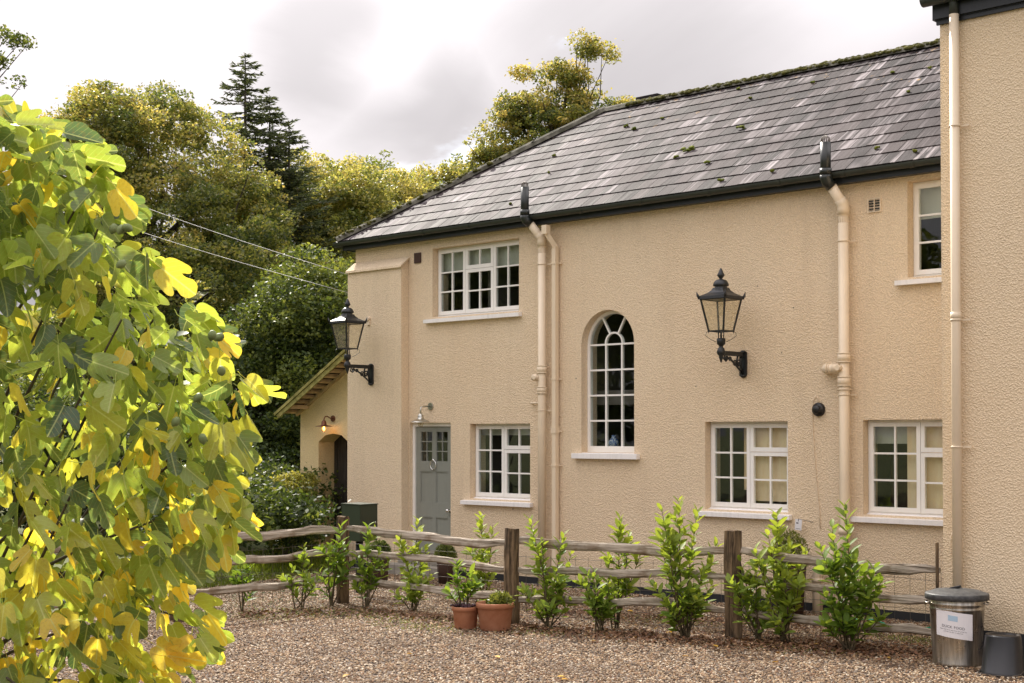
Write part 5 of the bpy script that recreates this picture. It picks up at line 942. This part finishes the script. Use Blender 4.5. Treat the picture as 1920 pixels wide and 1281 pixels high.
# ================================================================ FIG BUSH
def fig():
    rr = random.Random(17)
    lobed = [(0, 0), (.12, -.07), (.27, -.06), (.38, .06), (.43, .22), (.46, .38), (.47, .52), (.40, .61), (.30, .57), (.21, .45), (.20, .58), (.26, .75), (.19, .93), (0, 1.0)]
    deep = [(0, 0), (.14, -.09), (.30, -.06), (.42, .08), (.51, .26), (.58, .43), (.55, .56), (.43, .54), (.28, .41), (.15, .33), (.16, .55), (.23, .75), (.17, .92), (0, 1.0)]
    plain = [(0, 0), (.11, -.05), (.24, -.03), (.34, .07), (.39, .20), (.40, .33), (.37, .44), (.32, .52), (.28, .57), (.27, .64), (.26, .74), (.20, .86), (.11, .96), (0, 1.0)]
    def mk(prof, seed):
        q = random.Random(seed); prof = [(x*.88, y) for x, y in prof]; vs = []; uv = []; fs = []; fold = q.uniform(.15, .75); curl = q.uniform(-.6, .1); asym = q.uniform(.8, 1.15); wave = q.uniform(.02, .06)
        def z(x, y): return abs(x)*fold+curl*y*y+wave*math.sin(7*y+9*x)*abs(x)*2
        def smooth(P):
            out = []
            for i in range(len(P)-1):
                p0, p1, p2, p3 = P[max(i-1, 0)], P[i], P[i+1], P[min(i+2, len(P)-1)]; out.append(p1)
                if 0 < i < len(P)-1: out.append(tuple(-.0625*a+.5625*b+.5625*c-.0625*d for a, b, c, d in zip(p0, p1, p2, p3)))
            return out+[P[-1]]
        right = smooth(prof); left = [(-x*asym, y*q.uniform(.985, 1.015)) for x, y in right[1:-1]]; loop = right+left[::-1]; nl = len(loop)
        inner = [(0, t) for t in (.12, .28, .44, .60, .76, .90)]+[(sx*.19*(asym if sx < 0 else 1), t) for sx in (-1, 1) for t in (.08, .24, .40)]+[(sx*.11, .74) for sx in (-1, 1)]+[(sx*.31*(asym if sx < 0 else 1), .27) for sx in (-1, 1)]
        from mathutils.geometry import delaunay_2d_cdt
        r_ = delaunay_2d_cdt([Vector(p) for p in loop+inner], [(i, (i+1) % nl) for i in range(nl)]+[(nl+i, nl+i+1) for i in range(5)], [], 1, 1e-5)
        V3 = [(p.x, p.y, z(p.x, p.y)) for p in r_[0]]; fs = [tuple(f) for f in r_[2]]
        m = MB(); m.add(V3, fs, None, True); m.tube([(0, .005, -.004), (0, -.12, -.02), (0, -.26, .0+q.uniform(-.03, .06)), (0, -.40, .07)], [.010, .010, .010, .013], 4, cap=False)
        me = m.mesh('fig_leaf'); uvl = me.uv_layers.new(name='UVMap')
        for l in me.loops: v = me.vertices[l.vertex_index].co; uvl.data[l.index].uv = (v.x, v.y)
        me.materials.append(MT['figleaf']); return me
    LM = [mk(p, i*3+j) for i, p in enumerate((lobed, deep, plain)) for j in range(3)]
    edge = [(150, -40), (185, 25), (235, 70), (262, 150), (300, 205), (345, 225), (400, 250), (450, 262), (500, 318), (560, 335), (600, 385), (640, 440), (700, 470), (770, 486), (830, 445), (880, 440), (930, 475), (980, 495), (1010, 470), (1035, 375), (1075, 370), (1110, 398), (1180, 402), (1240, 380), (1281, 330), (1400, 280), (1700, 180)]
    def ex(y):
        for (y0, x0), (y1, x1) in zip(edge, edge[1:]):
            if y0 <= y <= y1: return x0+(x1-x0)*(y-y0)/(y1-y0)
        return edge[-1][1]
    core = onZ(-120, 900, 5.9); root_p = Vector((core.x-.1, core.y+.1, 0)); root = empty('fig_bush', root_p, 'large leafy fig bush turning yellow, filling the left foreground', 'fig tree')
    L_ = []; n = 1900; tries = 0
    while len(L_) < n and tries < 20000:
        tries += 1; y = rr.uniform(165, 1640); e = ex(y)+14+22*math.sin(y*.055)+18*math.sin(y*.13+1)
        x = e-28-abs(rr.gauss(0, .5))*(e+380) if rr.random() < .75 else rr.uniform(-330, e-25)
        if x < -330: continue
        dep = 1-min(1, max(0, (e-x)/600)); Z = rr.uniform(4.75+.45*dep, 6.35-.35*dep)
        p = onZ(x, y, Z)
        if p.z < .25: continue
        near = max(0, 1-(e-x)/120)
        low = min(1, max(0, (y-500)/700)); out = RGT*(.25+.6*near)+Vector((0, 0, -.75-.25*low)) + Vector((rr.gauss(0, .55), rr.gauss(0, .55), rr.gauss(0, .35)))
        if y < 330: out += Vector((0, 0, .5))
        nr = -FWD*.45+Vector((0, 0, .45))-RGT*.1+Vector((rr.gauss(0, .75), rr.gauss(0, .75), rr.gauss(0, .5))); s = rr.uniform(.085, .150)*(1.08 if y < 520 else 1)
        if y > 1500: s *= 1.1
        yel = .36+.20*low+.14*near*(y > 420)+rr.gauss(0, .14)+(.36 if rr.random() < .12+.22*low else 0)
        if rr.random() < .22: yel = rr.uniform(.0, .25)
        L_.append((Z, x, p, out.normalized(), nr, s, min(1, max(0, yel)), rr.randrange(9)))
    L_.sort(key=lambda q: q[0]+(10 if q[1] < -40 else 0)+(10 if (q[2].z < 1.1) else 0)); mass = {'v': [], 'f': [], 'c': [], 'uv': []}
    base_v = [[Vector(v.co) for v in me.vertices] for me in LM]; base_f = [[tuple(p.vertices) for p in me.polygons] for me in LM]
    for i, (Z, x, p, d, nr, s, yel, k) in enumerate(L_):
        if i < 298:
            o = bpy.data.objects.new('leaf', LM[k]); COL.objects.link(o); o.parent = root; orient(o, p-root_p, d, nr); o.scale = (s,)*3; o.color = (yel, rr.random(), 0, 1)
        else:
            y_ = d.normalized(); z_ = (nr-y_*nr.dot(y_)).normalized(); x_ = y_.cross(z_); b = len(mass['v']); q = p-root_p
            for v in base_v[k]: mass['v'].append(tuple(q+(x_*v.x+y_*v.y+z_*v.z)*s)); mass['c'].append((yel, 0, 0, 1)); mass['uv'].append((v.x, v.y))
            mass['f'] += [tuple(b+j for j in f) for f in base_f[k]]
    me = bpy.data.meshes.new('leaves'); me.from_pydata(mass['v'], [], mass['f']); me.polygons.foreach_set('use_smooth', [True]*len(mass['f'])); a = me.attributes.new('col', 'FLOAT_COLOR', 'POINT'); a.data.foreach_set('color', np.array(mass['c'], np.float32).ravel())
    uvl = me.uv_layers.new(name='UVMap'); li = np.empty(len(me.loops), np.int32); me.loops.foreach_get('vertex_index', li); uvl.data.foreach_set('uv', np.array(mass['uv'], np.float32)[li].ravel()); tag(mobj('leaves', me, MT['figleaf2'], root), kind='stuff')
    # branches
    m = MB(); hub = [Vector((0, 0, -.05)), Vector((.05, .02, .5)), Vector((.1, 0, 1.1)), Vector((.12, -.02, 1.7))]; m.tube([q-RGT*.12+FWD*.3 for q in hub], [.06, .045, .03, .012], 8); tips = []
    for i in range(60):
        t = L_[rr.randrange(len(L_))]; tip = t[2]-root_p; f = rr.uniform(.15, 1); s0 = hub[1].lerp(hub[3], f)-RGT*rr.uniform(.1, .35)+FWD*rr.uniform(.1, .5); s0.z = min(s0.z, tip.z*.9); md = s0.lerp(tip, .5)+Vector((rr.gauss(0, .06), rr.gauss(0, .06), rr.uniform(-.22, .22)))
        m.tube([s0, s0.lerp(md, .5)+Vector((0, 0, .03)), md, md.lerp(tip, .5)+Vector((rr.gauss(0, .02), rr.gauss(0, .02), .02)), tip], [.010, .009, .0075, .006, .004], 6, cap=False); tips.append((tip, md))
    m.build('branches', MT['figbark'], root)
    fm = simple('green_fig_skin', (.10, .14, .04), (.20, .24, .09), 20, .5)
    for (px, py) in ((227, 430), (238, 427), (213, 428), (228, 495), (398, 628), (412, 632), (415, 695), (380, 822), (372, 745), (330, 790)):
        m = MB(); r = .016; m.lathe([(0, r*1.1), (r*.6, r*.9), (r, 0), (r*.85, -r*.7), (r*.3, -r*1.3), (0, -r*1.5)], 10); o = m.build('fig', fm, root); o.location = onZ(px, py, 5.0+rr.uniform(-.05, .1))-root_p; o.rotation_euler = (rr.uniform(-1, 1), rr.uniform(-1, 1), 0)
fig()

# ================================================================ TREES
def gp(px, Z): p = onZ(px, 900, Z); return (p.x, p.y, 0)
tree('oak_tree', 'broad round crowned oak turning gold, behind the fig bush', 'tree', gp(290, 43), [lobe(290, 420, 235, 225, 43), lobe(170, 330, 110, 110, 42), lobe(120, 290, 75, 85, 42), lobe(90, 400, 90, 140, 42), lobe(210, 250, 110, 75, 42), lobe(330, 560, 225, 230, 41), lobe(220, 780, 300, 230, 41), lobe(440, 760, 130, 260, 40), lobe(440, 420, 110, 120, 43), lobe(260, 230, 130, 70, 43)], 210000, .115, MT['oak'], (.28, .19), .40, limbs=60, trunk_r=.42, seed=2, shell=.6)
tree('oak_tree', 'olive yellow tree between the conifers and the slate roof', 'tree', gp(600, 52), [lobe(600, 430, 120, 130, 52), lobe(560, 360, 80, 80, 53), lobe(640, 400, 90, 100, 51), lobe(650, 620, 170, 190, 50), lobe(540, 560, 120, 170, 50)], 90000, .135, MT['olive'], (.42, .2), .42, limbs=40, trunk_r=.35, seed=3)
tree('oak_tree', 'yellowing tree standing just above the hip of the roof', 'tree', gp(730, 60), [lobe(725, 405, 100, 85, 60), lobe(670, 370, 60, 65, 61), lobe(790, 385, 70, 60, 60), lobe(750, 520, 150, 130, 58), lobe(850, 440, 90, 70, 60)], 60000, .14, MT['olive'], (.48, .18), .45, limbs=30, trunk_r=.3, seed=4)
tree('poplar_tree', 'darker green narrow topped trees rising behind the yellow crowns', 'tree', gp(705, 66), [lobe(715, 345, 35, 55, 66), lobe(660, 350, 55, 45, 66), lobe(775, 360, 40, 40, 66), lobe(720, 420, 140, 70, 66)], 26000, .15, MT['ever'], (.75, .15), .6, limbs=14, trunk_r=.25, seed=5)
tree('holly_tree', 'tall glossy dark evergreen directly behind the porch roof', 'tree', gp(540, 31), [lobe(560, 620, 110, 110, 31), lobe(520, 760, 170, 150, 31), lobe(590, 560, 75, 90, 32), lobe(480, 880, 200, 120, 31), lobe(600, 700, 90, 150, 32), lobe(400, 800, 150, 170, 33)], 130000, .10, MT['ever'], (.45, .25), .42, limbs=30, trunk_r=.25, seed=6)
tree('holly_tree', 'dark dense evergreen low behind the left fence run', 'tree', gp(250, 30), [lobe(250, 880, 240, 170, 30), lobe(430, 960, 150, 110, 26), lobe(60, 880, 160, 170, 30), lobe(420, 985, 170, 85, 22), lobe(560, 960, 60, 90, 25.5)], 85000, .10, MT['ever'], (.3, .2), .42, limbs=14, trunk_r=.2, seed=7)
tree('pale_shrub', 'pale green sunlit shrub at the foot of the porch wall', 'shrub', gp(530, 24), [lobe(540, 925, 26, 40, 24), lobe(520, 965, 45, 50, 24), lobe(548, 1000, 30, 45, 24), lobe(480, 1005, 50, 45, 24)], 14000, .06, MT['pale'], (.45, .25), .16, limbs=8, trunk_r=.04, seed=8, cl_n=60)
tree('beech_tree', 'golden brown tree standing up behind the slate roof', 'tree', gp(1035, 41), [lobe(1035, 300, 115, 75, 41), lobe(940, 310, 72, 66, 41), lobe(965, 235, 45, 55, 41), lobe(1120, 262, 75, 58, 41), lobe(1090, 150, 30, 32, 41, w=.8), lobe(1030, 225, 78, 55, 41), lobe(985, 205, 42, 45, 41), lobe(1085, 190, 42, 50, 41), lobe(1050, 150, 42, 34, 41, w=.7), lobe(975, 145, 12, 25, 41, w=.8), lobe(1098, 88, 10, 36, 41, w=1.6), lobe(1128, 98, 15, 8, 41, w=1.6), lobe(1165, 205, 22, 16, 41), lobe(905, 300, 20, 20, 41, w=.8), lobe(1010, 420, 150, 90, 41)], 72000, .095, MT['oak'], (.46, .22), .27, limbs=90, trunk_r=.2, seed=9, cl_n=760, shell=.3)
tree('beech_tree', 'small pale treetops showing just over the hip end', 'tree', gp(845, 72), [lobe(830, 345, 45, 35, 72), lobe(860, 335, 30, 28, 72), lobe(800, 370, 60, 40, 72)], 9000, .16, MT['olive'], (.5, .2), .5, limbs=20, trunk_r=.15, seed=10)
def conifer(label, px, pyt, Z, hw_px, seed):
    rng = np.random.default_rng(seed); base = Vector(gp(px, Z)); top = onZ(px, pyt, Z); Hh = top.z; root = empty('conifer', base, label, 'conifer', 'conifers behind the oak'); mb = MB(); mb.tube([(0, 0, 0), (0, 0, Hh*.6), (0, 0, Hh)], [.22, .12, .01], 7); P = []; U = []; s = Z/F_PX; z = Hh-.12; Rm = hw_px*s
    while z > Hh*.45:
        f = (Hh-z)/(Hh*.36); L0_ = Rm*min(1, f**.8); k = 6 if f > .12 else 4
        for j in range(k):
            a = rng.uniform(0, 6.28); Lb = L0_*rng.uniform(.45, 1.25)+.08; zo = rng.uniform(-.12, .12)*min(1, f*3); d = np.array([math.cos(a), math.sin(a), 0]); pts = [np.array([0, 0, z])+d*Lb*t+np.array([0, 0, Lb*(.05*t-.38*t*t+.42*t**3)+rng.uniform(-.05, .05)*t+zo]) for t in np.linspace(0, 1, 5)]
            mb.tube([tuple(q) for q in pts], [.03*min(1, f)+.008, .02, .014, .009, .004], 4, cap=False); nn_ = int(26*Lb/.5)+6
            for _ in range(nn_):
                t = rng.random()**.75*4; i = min(int(t), 3); q = pts[i]*(1-(t-i))+pts[i+1]*(t-i); sd = rng.choice([-1, 1]); dr = np.array([-d[1]*sd, d[0]*sd, 0])*rng.uniform(.3, 1)+d*rng.uniform(.2, 1)+np.array([0, 0, rng.uniform(-.35, .3)]); dr /= np.linalg.norm(dr); ln = rng.uniform(.10, .26)
                P.append(q+dr*ln*.5); U.append(dr*ln*.5)
        z -= rng.uniform(.13, .32)
    P = np.array(P); U = np.array(U); V = np.cross(U, rng.normal(size=U.shape)); V /= np.linalg.norm(V, axis=1)[:, None]; quads('foliage', P, U, V*.022, np.clip(rng.normal(.6, .25, len(P)), 0, 1), MT['pine'], root); mb.build('trunk', MT['bark'], root)
conifer('tallest dark conifer with a bare pointed spire above the oak', 457, 100, 48, 125, 31); conifer('second shorter conifer just right of the tallest one', 503, 178, 48.5, 125, 32); conifer('lowest bushy conifer at the right flank of the pair', 540, 228, 49, 120, 33)
# branch of a tree that stands left of the frame
tree('ash_tree', 'dark leafy twigs of a tree reaching in at the far left edge', 'tree', gp(-330, 15), [lobe(-5, 62, 26, 16, 15), lobe(20, 78, 24, 8, 15), lobe(-8, 120, 16, 20, 15), lobe(-2, 150, 10, 14, 15), lobe(-250, 100, 230, 200, 15.5, w=.5)], 9000, .045, MT['ever'], (.5, .2), .09, limbs=120, trunk_r=.09, seed=12, cl_n=330, shell=.1)
# wooded slope filling the distance, one mass
def wood_mass():
    rng = np.random.default_rng(77); n = 120000; az = rng.uniform(math.radians(100), math.radians(160), n); R_ = rng.uniform(75, 120, n); hgt = 9+(R_-75)*.10+2.2*np.sin(az*23)+1.6*np.sin(az*57+R_*.1); z = rng.random(n)**.8*hgt
    P = np.stack([R_*np.cos(az), R_*np.sin(az), z], 1); u, v = rand_frames(n, .3, rng); s = rng.uniform(.35, .8, n); cl = .5+.25*np.sin(P[:, 0]*.9)*np.sin(P[:, 1]*.8)
    tag(quads('distant_wood', P, u*s[:, None]*.5, v*s[:, None]*.35, np.clip(cl+rng.normal(0, .15, n), 0, 1), MT['olive']), 'far wooded slope behind the separate trees', 'woodland', kind='stuff')
wood_mass()
# trees across the yard whose reflections show in the windows
for i, (x, y, h, r, lab) in enumerate(((-27, 2, 9, 4.2, 'green tree across the yard, mirrored in the left hand windows'), (-33, -7, 11, 5, 'tall tree further across the yard, mirrored in the arched window'), (-24, -9, 9.5, 4.2, 'bushy tree across the yard, mirrored in the middle window'), (-19, -15, 8, 4, 'dark tree across the yard, mirrored in the right hand windows'), (-36, 6, 11, 5, 'wide tree across the yard, mirrored in the upper left window'))):
    tree('lime_tree', lab, 'tree', (x, y, 0), [(x, y, h*.62, r, r, h*.40, 1), (x+r*.4, y-1, h*.45, r*.8, r*.8, h*.35, 1)], 16000, .30, MT['olive'] if i % 2 else MT['ever'], (.55, .2), .9, limbs=12, trunk_r=.3, seed=50+i)
